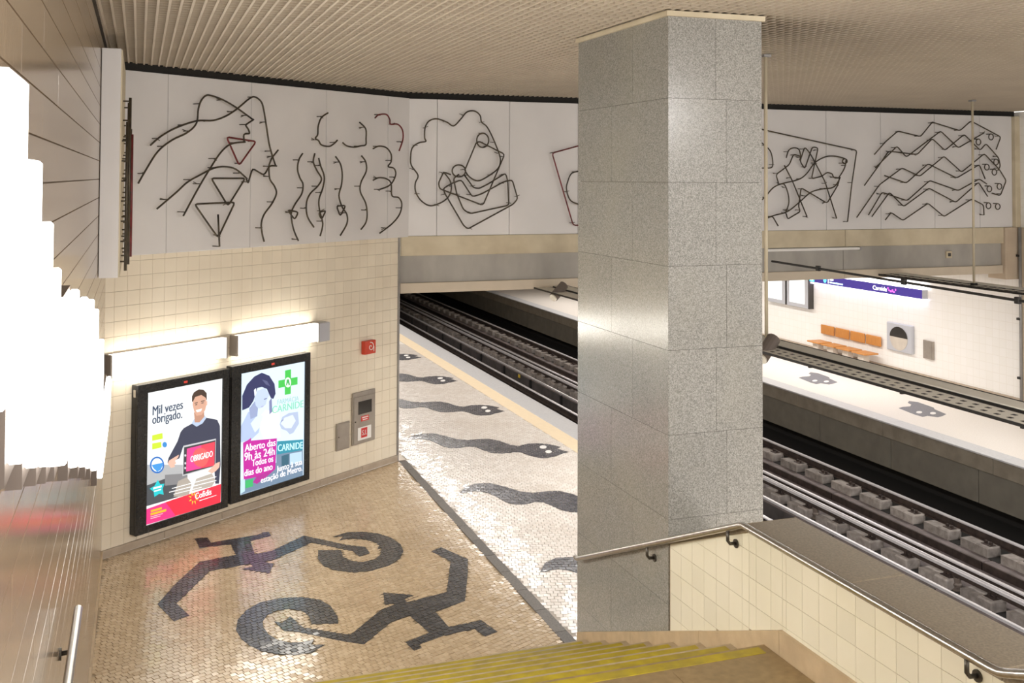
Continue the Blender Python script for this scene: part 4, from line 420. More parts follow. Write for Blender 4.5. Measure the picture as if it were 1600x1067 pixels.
B('platform_ceiling', M['lowbeam'], 4.4, 18.6, 18.9, 62, 3.05, 3.2, bw)
# ---- far wall, left wall, back of near platform
fw = struct(B('wall_far', M['fwall'], 18.5, 18.7, -6, 62, 0, 6.52)); tag(fw, 'white tiled wall behind the far platform')
for y0 in np.arange(-6, 62, 1.6): B('skirting', M['skirtgrey'], 18.47, 18.5, y0, y0 + 1.594, 0, .16, fw)
struct(B('wall_back', M['grout'], 4.2, 4.4, 18.75, 62, 0, 3.2))
lw = struct(B('wall_left', M['joint'], XL - .3, XL - .012, -1.0, 15.2, 0, 6.52)); tag(lw, 'brown polished stone wall along the left of the stairs')
slabm = {}
def wslab(y0, y1, z0, z1):
    k = (round(y1 - y0, 4), round(z1 - z0, 4))
    if k not in slabm:
        a, b = k; c = .004; d = .012
        vs = [(0, .002, .002), (0, a - .002, .002), (0, a - .002, b - .002), (0, .002, b - .002), (d, c, c), (d, a - c, c), (d, a - c, b - c), (d, c, b - c)]
        me = bpy.data.meshes.new('wall_slab'); me.from_pydata(vs, [], [(4, 5, 6, 7), (0, 1, 5, 4), (1, 2, 6, 5), (2, 3, 7, 6), (3, 0, 4, 7)]); me.materials.append(M['wslab']); slabm[k] = me
    o = bpy.data.objects.new('wall_slab', slabm[k]); COL.objects.link(o); o.parent = lw; o.location = (XL - .012, y0, z0)
for r in range(33):
    z0 = .12 + r * .194
    ys = np.arange(.5, 14.9, 1.8) if r % 2 else np.arange(-.4, 14.9, 1.8)
    for y0 in ys: wslab(y0, min(y0 + 1.8, 14.87), z0, min(z0 + .194, 6.5))
for y0 in np.arange(10.3, 14.8, 1.1): B('skirting', M['skirt'], XL - .01, XL + .02, y0, min(y0 + 1.096, 14.84), 0, .12, lw, c=.004)

# ---- ceiling: blades of an open grid under a dark slab
ceil = struct(B('ceiling', M['board'], XL - .3, 18.7, -4, 18.9, 6.60, 6.75)); tag(ceil, 'beige slatted grid ceiling with dark backing')
me = bpy.data.meshes.new('blade'); bx = MB().box(-.011, .011, -4, 18.44, 6.525, 6.600); me.from_pydata(bx.v, [], bx.f); me.materials.append(M['blade'])
for k in range(193):
    x = XL + .05 + k * .0975
    o = bpy.data.objects.new('blade', me); COL.objects.link(o); o.parent = ceil; o.location = (x, 0, 0)
cb = MB()
for y in np.arange(-3.9, 18.4, .145): cb.box(XL + .02, 18.45, y - .007, y + .007, 6.532, 6.590)
o = cb.go('cross_blades', M['blade'], ceil); o['kind'] = 'stuff'

# ---- stairs
RISE, TREAD, YN = .189, .475, 10.24
st = empty('staircase', (2.0, 10.24, 0), 'stone stairs with yellow painted nosings going down to the lobby', 'stairs')
for k in range(1, 9):
    y1 = YN - TREAD * (k - 1); y0 = y1 - TREAD if k < 8 else 4.35; zt = RISE * k
    if k < 8:
        o = B('step', M['tread'], XL + .02, 4.468, y0 - .02, y1, 0 if k < 2 else zt - RISE - .05, zt, st, c=.004); 
    else:
        o = B('landing', M['landing'], XL + .02, 4.468, y0, y1, zt - RISE - .05, zt, st, c=.004)
    MB().box(XL + .05, 4.40, y1 - .135, y1 - .034, zt - .02, zt + .004, .002).go('nosing_strip', M['yellow'], o)
for i, x0 in enumerate(np.arange(XL, 4.3, .8)):
    for j in range(2): B('landing_slab', M['landing'], x0 + .003, min(x0 + .797, 4.46), 4.36 + j * 1.19, 4.36 + (j + 1) * 1.19 - .006, RISE * 8 - .02, RISE * 8 + .004, st)
for k in range(9, 18):
    y1 = 4.35 - TREAD * (k - 9); zt = RISE * k
    B('step', M['tread'], XL + .02, 4.468, y1 - TREAD - .02, y1, zt - RISE - .05, zt, st, c=.004)
# ---- parapet beside the stairs
par = struct(MB().prism([(10.5, -.2), (10.5, .9), (8.47, 1.76), (7.17, 2.26), (0.5, 2.26), (0.5, 0), (3, -.2)], 'x', 4.515, 4.95).go('wall_parapet', M['grout'])); tag(par, 'cream tiled parapet beside the stairs with brown stone cap')
def slope_top(y): return 2.262 - (y - 7.17) * .3985 if y > 7.17 else 2.262
def slope_bot(y): return 1.69 - (y - 6.72) * .405 if y > 6.72 else 1.69
ycuts = sorted(list(np.arange(8.455, 3.3, -.198)) + [7.17, 6.72])
for y0, y1 in zip(ycuts, ycuts[1:]):
    for r in range(16):
        z0 = .70 + r * .198 + .03; z1 = z0 + .198
        p = [(y0 + .0015, z0 + .0015), (y1 - .0015, z0 + .0015), (y1 - .0015, z1 - .0015), (y0 + .0015, z1 - .0015)]
        for ya, za, yb, zb, up in ((y0, slope_top(y0 + 1e-6), y1, slope_top(y1), 1), (y0, slope_bot(y0 + 1e-6), y1, slope_bot(y1), 0)):
            sl = (zb - za) / (yb - ya)
            if up: p = clip_half(p, -sl, 1, za - sl * ya)
            else: p = clip_half(p, sl, -1, -(za - sl * ya))
            if len(p) < 3: break
        if len(p) < 3 or parea(p) < 4e-4: continue
        MB().prism(p, 'x', 4.515, 4.50).go('tile', M['ptile'], par)
for a, b in ((10.5, 9.2), (9.2, 7.9), (7.9, 6.72)):
    za, zb = slope_bot(a), slope_bot(b)
    MB().prism([(a, za - .4), (a, za), (b + .004, zb), (b + .004, zb - .4)], 'x', 4.47, 4.515).go('skirting', M['skirt'], par)
for a, b in ((6.72, 5.6), (5.6, 4.4), (4.4, 3.2)): B('skirting', M['skirt'], 4.47, 4.515, b + .004, a, 1.4, 1.69, par)
for a, b in ((7.165, 5.9), (5.9, 4.6), (4.6, 3.3), (3.3, .5)): B('cap_slab', M['cap'], 4.478, 4.93, b + .004, a, 2.262, 2.33, par, c=.006)
MB().prism([(8.475, slope_top(8.475)), (8.475, slope_top(8.475) + .068), (7.17, 2.33), (7.17, 2.262)], 'x', 4.478, 4.93).go('cap_slab', M['cap'], par)
# ---- granite column
colm = struct(B('column', M['joint'], 4.52, 5.46, 8.51, 10.54, 0, 6.50)); tag(colm, 'tall square column clad in speckled grey granite slabs')
zs = [6.483, 5.729, 4.965, 4.209, 3.455, 2.70, 1.95, 1.20, .45, 0]
for i, (a, b) in enumerate(zip(zs, zs[1:])):
    cut = (9.22, 9.70)[i % 2]
    for y0, y1 in ((8.49, cut), (cut, 10.56)):
        lo = b + .003
        p = [(y0 + .002, lo), (y1 - .002, lo), (y1 - .002, a), (y0 + .002, a)]
        MB().prism(p, 'x', 4.50, 4.52).go('granite_slab', M['granite'], colm)
        B('granite_slab', M['granite'], 5.46, 5.48, y0 + .002, y1 - .002, lo, a, colm)
    cx = (4.99, 5.10)[i % 2]
    for x0, x1 in ((4.50, cx), (cx, 5.48)):
        B('granite_slab', M['granite'], x0 + .0015, x1 - .0015, 8.49, 8.51, lo, a, colm); B('granite_slab', M['granite'], x0 + .0015, x1 - .0015, 10.54, 10.56, lo, a, colm)
for a in ((4.475, 4.50, 8.465, 10.585), (5.48, 5.505, 8.465, 10.585)): B('top_trim', M['ledge'], *a, 6.475, 6.522, colm)
for a in ((4.50, 5.48, 8.465, 8.49), (4.50, 5.48, 10.56, 10.585)): B('top_trim', M['ledge'], *a, 6.475, 6.522, colm)

# ================================================================== OBJECTS
# ---- rails and sleeper blocks
def rail(x, ztop, label, y0=-5, y1=61):
    o = empty('rail', (x, y0, ztop - .15), label, 'rail', 'running rails of the two tracks')
    MB().box(x - .075, x + .075, y0, y1, ztop - .16, ztop - .14).box(x - .012, x + .012, y0, y1, ztop - .14, ztop - .035).go('rail_web', M['rail'], o)
    B('rail_head', M['railhead'], x - .035, x + .035, y0, y1, ztop - .035, ztop, o, c=.008)
rail(13.74, -1.0, 'thin steel rail next to the far platform wall')
rail(12.20, -1.0, 'steel running rail just behind the middle conductor rail')
rail(10.58, -1.0, 'steel running rail closest to the near platform that shows')
rail(9.10, -1.0, 'steel running rail under the near platform edge')
bm_ = MB().box(-.24, .06, -.145, .145, -.15, .03, .02).box(-.215, .05, .145, .50, -.15, .005); bme = bpy.data.meshes.new('block'); bme.from_pydata(bm_.v, [], bm_.f); bme.materials.append(M['block'])
cl_ = MB().box(-.15, -.02, -.10, .10, .03, .04).box(-.10, -.06, -.075, -.035, .04, .085).box(-.10, -.06, .035, .075, .04, .085); cme = bpy.data.meshes.new('clip'); cme.from_pydata(cl_.v, [], cl_.f); cme.materials.append(M['rail'])
gp_ = MB().box(-.24, .06, -.385, -.15, -.15, -.132); gme = bpy.data.meshes.new('gap_shade'); gme.from_pydata(gp_.v, [], gp_.f); gme.materials.append(M['dark'])  # flat dark plate, its colour standing for the shaded hole beside each block
for x, zt, lab, grp in ((13.74, -1.16, 'grey concrete sleeper block under the far rail', 'sleeper blocks of the far rail'), (12.20, -1.16, 'grey concrete sleeper block beside the middle conductor rail', 'sleeper blocks of the middle rail')):
    for k in range(56):
        y = 5.2 + k * .90
        o = bpy.data.objects.new('sleeper_block', bme); COL.objects.link(o); o.location = (x - .10 if x > 13 else x - .22, y, zt); tag(o, lab, 'sleeper block', grp)
        if y < 40:
            c = bpy.data.objects.new('rail_clip', cme); COL.objects.link(c); c.parent = o
            c = bpy.data.objects.new('gap_shade', gme); COL.objects.link(c); c.parent = o
# conductor rails on insulators
o = empty('conductor_rail', (11.93, -5, -1.3), 'bright conductor rail on dark insulators in the middle of the track bed', 'rail')
MB().box(11.89, 11.97, -5, 61, -1.03, -.99).box(11.915, 11.945, -5, 61, -.99, -.965).go('rail_bar', M['railhead'], o)
B('rail_web', M['rail'], 11.91, 11.95, -5, 61, -1.10, -1.03, o)
ins = MB()
for z, r in ((0, .085), (.03, .085), (.05, .05), (.10, .045), (.12, .06), (.17, .06)): pass
prof = [(.09, 0), (.09, .03), (.05, .05), (.05, .08), (.065, .09), (.065, .11), (.045, .13), (.06, .21)]
vs = [(r * math.cos(2 * PI * i / 10), r * math.sin(2 * PI * i / 10), z) for r, z in prof for i in range(10)]
fs = [(j * 10 + i, j * 10 + (i + 1) % 10, (j + 1) * 10 + (i + 1) % 10, (j + 1) * 10 + i) for j in range(len(prof) - 1) for i in range(10)]
ime = bpy.data.meshes.new('insulator'); ime.from_pydata(vs, [], fs); ime.materials.append(M['lampdark'])
for k in range(15):
    c = bpy.data.objects.new('insulator', ime); COL.objects.link(c); c.parent = o; c.location = Vector((11.93, 5.93 + k * 3.6, -1.31)) - Vector(o['_b'])
o = empty('conductor_rail', (11.1, -5, -1.36), 'conductor rail with grey cover board and yellow tags', 'rail')
B('rail_bar', M['railhead'], 11.08, 11.13, -5, 61, -.97, -.93, o)
B('cover_board', M['slab'], 11.05, 11.07, -5, 61, -1.25, -1.0, o)
for k in range(22): B('bracket', M['trayblack'], 11.00, 11.05, 3 + k * 2.4, 3.10 + k * 2.4, -1.36, -.97, o)
for y in (20.1, 24.3, 30.4): B('yellow_tag', M['tag'], 11.030, 11.05, y, y + .14, -1.10, -1.01, o)

# ---- pipe murals
def pipe_thing(name, label, paths, wallframe, zbase):
    # paths: (smooth, closed, colour, points on the wall); pipes stand off the panels on short studs
    pts0 = paths[0][3]; a0 = sum(p[0] for p in pts0) / len(pts0); z0 = min(p[1] for q in paths for p in q[3])
    if wallframe == 'W': fr = FW; face = -.062; P3 = lambda p, d: (p[0], face - d, p[1])
    else: fr = I4; face = 18.43; P3 = lambda p, d: (p[0], face - d, p[1])
    root = empty(name, (a0, face, z0), label, 'pipe sculpture', 'pipe murals on the white panels', fr)
    for qi, (sm, cl, c, pts) in enumerate(paths):
        d0 = .13 + .02 * (qi % 3); line = catmull(pts, cl) if sm else []
        if not sm:
            n = len(pts)
            for i in range(n):          # bent corners instead of knife-sharp ones
                p = np.array(pts[i], float)
                if cl or 0 < i < n - 1:
                    a, b = np.array(pts[i - 1], float), np.array(pts[(i + 1) % n], float); la, lb2 = np.linalg.norm(a - p), np.linalg.norm(b - p)
                    k = min(.045, la * .3, lb2 * .3); line += [tuple(p + (a - p) / la * k), tuple(p + ((a - p) / la + (b - p) / lb2) * k * .28), tuple(p + (b - p) / lb2 * k)]
                else: line.append(tuple(p))
        MB().tube([P3(p, d0) for p in line], .0135, 7, cl).go('pipe', M['redpipe' if c == 'red' else 'pipe'], root, smooth=True)
        L = 0; nxt = .12
        for p, q in zip(line, line[1:]):
            L += math.hypot(q[0] - p[0], q[1] - p[1])
            if L > nxt:
                nxt = L + .45; MB().tube([P3(q, 0), P3(q, d0)], .007, 6).go('stud', M['pipe'], root)
                e = random.choice((-.07, .07)); MB().tube([P3(q, d0 * .55), P3((q[0] + e, q[1] + random.uniform(-.03, .03)), d0 * .55)], .006, 5).go('stud', M['pipe'], root)
    return root
Lf = DATA['left']; g = lambda D, *k: [D[i] for i in k]
for ks, lab in ((('man', 'face', 'arm'), 'dark pipe outline of a capped head with raised nose and two arms'), (('hood', 'hoodface', 'hoodarm', 'fork'), 'dark pipe outline of a second face looking down, tall pointed hood'),
    (('redtri',), 'red pipe triangle below the capped pipe head'), (('tri1',), 'dark pipe triangle, upper of the two below the pipe faces'), (('tri2', 'tristem'), 'dark pipe triangle with a stem, lower of the two below the pipe faces'),
    (('wave0',), 'wavy brown pipe hanging under the hooded pipe face'), (('cloudl',), 'left half of the dark pipe cloud above the wavy pipes'), (('cloudr',), 'right half of the dark pipe cloud above the wavy pipes'),
    (('redcurl',), 'red curled pipe at the upper right of the left mural'), (('wave1', 't1'), 'leftmost wavy pipe with a small triangle under the pipe cloud'), (('wave2',), 'wavy pipe without triangle, second under the pipe cloud'),
    (('wave3', 't2'), 'wavy pipe with a small triangle in the middle under the pipe cloud'), (('wave4', 't3'), 'rightmost wavy pipe that carries a small triangle'), (('wave5',), 'wavy pipe without triangle, farthest right under the pipe cloud'),
    (('curl1',), 'upper dark curled pipe below the red curl'), (('curl2',), 'lower dark curled pipe below the red curl')):
    pipe_thing('pipe_sculpture', lab, g(Lf, *ks), 'W', 0)
Mi = DATA['mid']
for ks, lab in ((('scroll',), 'large scalloped dark pipe outline left of the granite column'), (('ring1', 'ring2', 'eyebag', 'chin'), 'dark pipe face with two rings left of the granite column'),
    (('jaw',), 'dark pipe heart-shaped jaw below the two pipe rings'), (('collar',), 'lowest dark pipe collar shape left of the granite column'), (('redangle',), 'red bent pipe half hidden by the granite column'), (('halfring',), 'dark pipe arc inside the red bent pipe')):
    pipe_thing('pipe_sculpture', lab, g(Mi, *ks), 'B', 0)
Ri = DATA['right']
for ks, lab in ((('frame',), 'long straight dark pipe bent down around the pipe animal'), (('halfloop',), 'dark pipe loop just right of the granite column'), (('body', 'beak', 'belly', 'wing', 'eye', 'tail'), 'dark pipe animal with long snout right of the granite column'),
    (('crest', 'leg'), 'jagged crest pipe crossing the pipe animal'), (('ringtop', 'leaf'), 'round dark pipe arch above the pipe animal'),
    (('z1',), 'topmost zigzag pipe of the right mural'), (('z2',), 'second zigzag pipe from the top of the right mural'), (('z3',), 'zigzag pipe crossing the second one from the top'), (('z4',), 'long zigzag pipe in the middle that ends in a point at right'),
    (('z5',), 'short zigzag pipe just below the middle of the right mural'), (('z6',), 'third zigzag pipe from the bottom of the right mural'), (('z7',), 'second zigzag pipe from the bottom of the right mural'), (('z8',), 'lowest zigzag pipe of the right mural')):
    pipe_thing('pipe_sculpture', lab, g(Ri, *ks), 'B', 0)
for x, z in DATA['rings']:
    o = empty('pipe_ring', (x, 18.43, z), 'small dark pipe ring at the right ends of the zigzag pipes', 'pipe ring', 'pipe rings beside the zigzags')
    MB().tube([(x + .065 * math.cos(2 * PI * i / 14), 18.30, z + .065 * math.sin(2 * PI * i / 14)) for i in range(14)], .012, 6, True).go('pipe', M['pipe'], o, smooth=True)
    MB().tube([(x, 18.43, z + .065), (x, 18.30, z + .065)], .011, 6).go('stud', M['pipe'], o)
# panel on the left wall with pipes seen edge-on
o = struct(B('wall_side_panel', M['panel'], XL + .006, -.20, 12.0, 14.75, 3.92, 6.37, c=.004)); tag(o, 'white mural panel on the left wall seen from its end')
B('panel_edge', M['ledge'], -.20, -.185, 12.02, 14.6, 3.93, 6.36, o)
o = empty('pipe_sculpture', (-.12, 12.6, 3.95), 'bundle of upright dark pipes on the side panel seen edge-on', 'pipe sculpture', 'pipe murals on the white panels')
for k, (y, z0, z1, c) in enumerate(((12.3, 3.97, 5.6, 'pipe'), (12.8, 4.0, 5.9, 'pipe'), (13.3, 4.05, 5.5, 'redpipe'), (13.7, 3.98, 5.9, 'pipe'), (14.2, 4.1, 5.6, 'pipe'))):
    x = -.13 + .022 * (k % 3); MB().tube([(x, y, z0), (x, y + .05, (z0 + z1) / 2), (x, y - .03, z1)], .016, 6).go('pipe', M[c], o, smooth=True)
    for z in np.arange(z0 + .1, z1, .22): MB().tube([(-.185, y, z), (x, y, z)], .009, 5).go('stud', M['pipe'], o)

# ---- lit posters
def text_mesh(s):
    cu = bpy.data.curves.new('t', 'FONT'); cu.body = s; cu.size = 1.0; cu.offset = .0; cu.resolution_u = 3
    ob = bpy.data.objects.new('t', cu); COL.objects.link(ob); dg = bpy.context.evaluated_depsgraph_get(); me = bpy.data.meshes.new_from_object(ob.evaluated_get(dg))
    COL.objects.unlink(ob); bpy.data.objects.remove(ob); bpy.data.curves.remove(cu)
    vs = [tuple(v.co) for v in me.vertices]; fs = [tuple(p.vertices) for p in me.polygons]; bpy.data.meshes.remove(me)
    return vs, fs
def text(name, s, m, parent, p, q, h, toP3):
    # p, q: left and right end of the baseline on the surface; h: letter height
    vs, fs = text_mesh(s); x0 = min(v[0] for v in vs); x1 = max(v[0] for v in vs); cap = .70
    ux, uz = q[0] - p[0], q[1] - p[1]; l = math.hypot(ux, uz)
    out = []
    n = len(vs); sg = h * .03
    for dx in (0, sg, -sg):            # three shifted passes give the bold stroke
        for x, y, _ in vs:
            t = (x - x0) / (x1 - x0); k = y / cap * h
            out.append(toP3(p[0] + ux * t + dx, p[1] + uz * t + k))
    return raw(name, out, [tuple(i + n * j for i in f) for j in range(3) for f in fs], m, parent)
def poster(s0, s1, z0, z1, art, texts, label, strength):
    r = empty('poster_lightbox', (s0, 0, z0), label, 'poster', 'lit posters on the tiled wall', FW)
    B('housing', M['black'], s0, s1, -.105, 0, z0, z1, r, c=.008)
    a0 = min(p[0] for p in art[0][2]); a1 = max(p[0] for p in art[0][2]); b0 = min(p[1] for p in art[0][2]); b1 = max(p[1] for p in art[0][2])
    for x0, x1, y0, y1 in ((s0, a0, z0, z1), (a1, s1, z0, z1), (a0, a1, z0, b0), (a0, a1, b1, z1)): B('frame_bar', M['black'], x0, x1, -.135, -.105, y0, y1, r, c=.004)
    B('hinge', M['steel'], s0 - .012, s0, -.11, -.06, z1 - .16, z1 - .06, r); B('status_light', emit((.6, .05, .03), .4), (s0 + s1) / 2 - .03, (s0 + s1) / 2 + .03, -.137, -.134, z1 - .085, z1 - .055, r)
    for i, (nm, c, pts) in enumerate(art):
        y = -.109 - .0006 * i; poly = [tuple(p) for p in pts]
        if i == 0: poly = [(a0, b0), (a1, b0), (a1, b1), (a0, b1)]
        ar = sum(poly[k][0] * poly[(k + 1) % len(poly)][1] - poly[(k + 1) % len(poly)][0] * poly[k][1] for k in range(len(poly)))
        if ar < 0: poly = poly[::-1]
        raw('print_' + nm if i else 'sheet', [(a, y, b) for a, b in poly], [tuple(range(len(poly)))], emit(c, strength), r)
    for s, c, (p, q), h in texts:
        zz = (p[1] + q[1]) / 2
        text('lettering', s, emit(c, strength), r, p, q, h, lambda a, b: (a, -.109 - .0006 * len(art) - .001, b))
poster(.445, 2.01, .20, 2.20, DATA['poster1'], DATA['text1'], 'lit poster of a man in a dark sweater holding a laptop', .44)
poster(2.055, 3.645, .22, 2.22, DATA['poster2'], DATA['text2'], 'lit pharmacy poster with green cross and magenta flag', .44)
# ---- lamps above the posters
def wall_lamp(s0, s1, label, cap=None):
    r = empty('wall_lamp', (s0, 0, 2.36), label, 'lamp', 'long lamps above the posters', FW)
    B('back_tray', M['lampbody'], s0, s1, -.04, .0, 2.37, 2.66, r)
    B('diffuser', emit((1, .95, .86), 5.0), s0 + .01, s1 - .01, -.16, -.04, 2.38, 2.65, r, c=.02)
    for a in (s0, s1): B('end_cap', M['lampbody'], a - .012, a + .012, -.165, 0, 2.365, 2.665, r)
    if cap: B('connector_box', M['lgrey'], s1 + .012, cap, -.16, 0, 2.36, 2.66, r, c=.01)
wall_lamp(.02, 1.93, 'long white lamp above the poster of the man')
wall_lamp(2.13, 3.79, 'long white lamp with grey end box above the pharmacy poster', 4.05)
# ---- stepped light boxes on the left wall
def light_box(y0, y1, z0, z1, label, dx=.10):
    r = empty('light_box', (XL, y0, z0), label, 'lamp', 'stepped light boxes along the stairs')
    B('housing', M['lampdark'], XL, XL + .05, y0, y1, z0 - .06, z1 + .02, r)
    B('diffuser', emit((1, .96, .89), 4.2), XL + .05, XL + dx, y0 + .02, y1 - .02, z0, z1, r, c=.01)
up_ = [(2.84, 5.49), (3.32, 5.27), (3.82, 5.05), (4.34, 4.83), (4.81, 4.62), (5.25, 4.45)]
lab_ = ['white light box nearest the camera, highest of the left wall row', 'second highest white light box of the left wall row', 'third highest white light box of the left wall row', 'fourth white light box down the left wall row', 'fifth white light box down the left wall row']
for (ye, zt), (yp, _), l, zb in zip(up_[1:], up_, lab_, (4.42, 4.17, 4.03, 3.90, 3.78)): light_box(yp + .01, ye - .01, zb, zt, l)
low = [(5.3, 6.3, 3.66, 4.38, 'first light box on the left wall beside the landing'), (6.35, 7.4, 3.38, 4.22, 'middle light box on the left wall beside the landing'), (7.45, 8.45, 3.10, 4.09, 'last light box on the left wall beside the landing'), (8.5, 9.45, 2.82, 3.90, 'light box on the left wall just past the landing'), (9.5, 11.05, 2.54, 3.42, 'light box on the left wall before the lowest one'), (11.1, 14.2, 2.05, 2.5, 'lowest light box on the left wall by the tiled corner')]
for y0, y1, z0, z1, l in low: light_box(y0, y1, z0, z1, l)

# ---- fittings on the tiled wall
r = empty('alarm_box', (5.0, 0, 1.99), 'small red fire hose sign box on the tiled wall', 'sign', frame=FW)
B('case', M['red'], 4.965, 5.235, -.09, 0, 1.995, 2.22, r, c=.006)
sp = [(5.105 + (.008 + .011 * t) * math.cos(t * 1.25), -.094, 2.115 + (.008 + .011 * t) * math.sin(t * 1.25)) for t in np.arange(0, 6.6, .25)]
MB().tube(sp, .007, 5).go('hose_symbol', M['white'], r)
MB().tube([(5.18, -.094, 2.12), (5.18, -.094, 2.03)], .007, 5).go('hose_symbol', M['white'], r)
r = empty('hose_cabinet', (4.74, 0, .5), 'steel fire cabinet with dark window and S.I. plate', 'cabinet', frame=FW)
B('frame', M['cabinet'], 4.74, 5.30, -.03, 0, .50, 1.374, r, c=.006); 
door = B('door', M['cabinet'], 4.76, 5.28, -.042, -.03, .52, 1.30, r, c=.005)
B('window', M['darkpanel'], 4.86, 5.19, -.047, -.041, 1.00, 1.215, door)
o = B('warning_plate', M['signred'], 4.93, 5.12, -.046, -.041, .875, .96, door)
B('print_line', M['white'], 4.95, 5.10, -.048, -.045, .925, .945, door); B('print_line', M['white'], 4.965, 5.085, -.048, -.045, .892, .908, door)
B('plate', M['white'], 4.85, 5.18, -.046, -.041, .565, .78, door); B('plate_red', M['signred'], 4.93, 5.08, -.048, -.045, .60, .76, door)
text('lettering', 'S.I.', M['white'], door, (4.95, .64), (5.06, .64), .085, lambda a, b: (a, -.05, b))
B('lock', M['black'], 4.78, 4.80, -.05, -.04, .88, .90, door)
r = empty('service_hatch', (4.365, 0, .485), 'small plain steel hatch left of the fire cabinet', 'hatch', frame=FW)
B('frame', M['cabinet'], 4.365, 4.68, -.02, 0, .485, .935, r, c=.004); B('door', M['cabinet'], 4.38, 4.665, -.028, -.02, .50, .92, r, c=.004); B('lock', M['darksteel'], 4.40, 4.42, -.034, -.028, .70, .72, r)

# ---- handrails
def bracket(parent, x, y, z, xw):
    s = 1 if xw > x else -1
    MB().tube([(x, y, z - .02), (x, y, z - .10), (x + s * .02, y, z - .125), (xw, y, z - .13)], .014, 7).go('bracket', M['darksteel'], parent, smooth=True)
    MB().tube([(xw - s * .012, y, z - .13), (xw - s * .001, y, z - .13)], .035, 12).go('wall_plate', M['darksteel'], parent)
r = empty('handrail', (4.40, 7.1, 2.2), 'steel tube handrail on the tiled parapet and column', 'handrail')
MB().tube([(4.42, 10.42, .985), (4.42, 10.36, .985), (4.42, 7.16, 2.325), (4.42, 7.12, 2.335), (4.42, 7.05, 2.335), (4.42, 4.62, 2.335), (4.42, 4.56, 2.34), (4.42, 4.5, 2.36), (4.42, 1.2, 3.66)], .026, 10).go('rail_tube', M['steel'], r, smooth=True)
bracket(r, 4.42, 8.75, 1.66, 4.50); bracket(r, 4.42, 7.35, 2.245, 4.50); bracket(r, 4.42, 4.80, 2.335, 4.50); bracket(r, 4.42, 3.0, 2.95, 4.50)
r = empty('handrail', (-.3, 6.9, 2.2), 'short steel handrail end on the left stone wall', 'handrail')
MB().tube([(-.315, 7.03, 2.355), (-.315, 5.2, 2.355), (-.315, 1.5, 3.8)], .026, 10).go('rail_tube', M['steel'], r, smooth=True)
bracket(r, -.315, 6.72, 2.355, XL); 

# ---- luminaire trunking above the platform edge
r = empty('cable_trunking', (7.1, 3, 2.9), 'perforated cable trunking hung above the near platform', 'trunking')
B('tray', M['tray'], 6.98, 7.29, 3.0, 18.44, 2.945, 2.962, r)
for x in (6.965, 7.29): B('tray_edge', M['trayblack'], x, x + .015, 3.0, 18.44, 2.94, 2.966, r)
hm = MB().box(-.02, .02, -.025, .025, 0, .003); hme = bpy.data.meshes.new('slot'); hme.from_pydata(hm.v, [], hm.f); hme.materials.append(M['trayblack'])
k = 0
for y in np.arange(5.2, 16.2, .15):
    for x in (7.075, 7.195):
        c = bpy.data.objects.new('slot', hme); COL.objects.link(c); c.parent = r; c.location = Vector((x, y + (.075 if x > 7.15 else 0), 2.961)) - Vector(r['_b'])
B('lamp_housing', M['tray'], 7.36, 7.60, 3.0, 18.44, 2.88, 2.985, r, c=.006)
B('tray_edge', M['trayblack'], 7.345, 7.36, 3.0, 18.44, 2.87, 2.975, r); B('tray_edge', M['trayblack'], 7.60, 7.608, 3.0, 18.44, 2.93, 2.99, r)
for y in np.arange(4, 18.2, 1.5): B('cross_bar', M['trayblack'], 7.06, 7.53, y, y + .03, 2.90, 2.94, r)
for nm, y in (('a', 17.62), ('b', 10.95)):
    r = empty('platform_loudspeaker', (7.1, y, 2.9), 'cylindrical loudspeaker on the trunking ' + ('left of the column' if nm == 'a' else 'at the right edge of the column'), 'loudspeaker')
    MB().tube([(7.26, y + .06, 3.07), (7.01, y - .06, 2.87)], .085, 14).go('barrel', M['lampdark'], r); MB().tube([(7.012, y - .059, 2.872), (6.995, y - .067, 2.858)], .074, 14).go('grille', M['tray'], r)
    MB().tube([(7.2, y + .03, 3.02), (7.3, y + .03, 2.97)], .02, 8).go('bracket', M['darksteel'], r)
r = empty('cable_trunking', (14.9, 3, 2.95), 'ribbed cable trunking hung above the far platform edge', 'trunking')
B('tray', M['tray'], 14.76, 15.04, 3.0, 18.44, 2.985, 3.005, r)
for x in (14.74, 15.04): B('tray_edge', M['trayblack'], x, x + .022, 3.0, 18.44, 2.97, 3.012, r)
for y in np.arange(6, 18.4, .22): B('rib', M['trayblack'], 14.80, 15.0, y, y + .05, 3.004, 3.010, r)
B('lamp_housing', M['tray'], 15.14, 15.40, 3.0, 18.44, 2.91, 3.02, r, c=.006)
for x, y, zb, l in ((7.20, 11.07, 2.93, 'thin hanger rod beside the granite column'), (14.92, 15.93, 3.0, 'thin hanger rod in front of the zigzag pipes')):
    r = empty('hanger_rod', (x, y, zb), l, 'rod', 'rods that hold up the trunking')
    MB().tube([(x, y, zb), (x, y, 6.52)], .022, 8).go('rod', M['ledge'], r, smooth=True)
    B('foot_clamp', M['trayblack'], x - .05, x + .05, y - .04, y + .04, zb, zb + .05, r)
    B('top_plate', M['grey'], x - .05, x + .05, y - .05, y + .05, 6.49, 6.52, r)
r = empty('downpipe', (18.46, 18.3, 0), 'thin grey downpipe on the tan pier at the right edge', 'pipe')
MB().tube([(18.44, 18.31, 0), (18.44, 18.31, 3.95)], .035, 8).go('pipe', M['grey'], r, smooth=True)
for z in (.6, 1.9, 3.3): B('clamp', M['trayblack'], 18.39, 18.49, 18.30, 18.385, z, z + .05, r)
r = empty('tension_cable', (7.28, 2, 3.98), 'thin black cable with clamps strung between the hanger rods', 'cable')
MB().tube([(7.28, 2, 3.90), (7.28, 7.26, 3.945), (7.28, 11.07, 4.0)], .013, 6).go('cable', M['trayblack'], r)
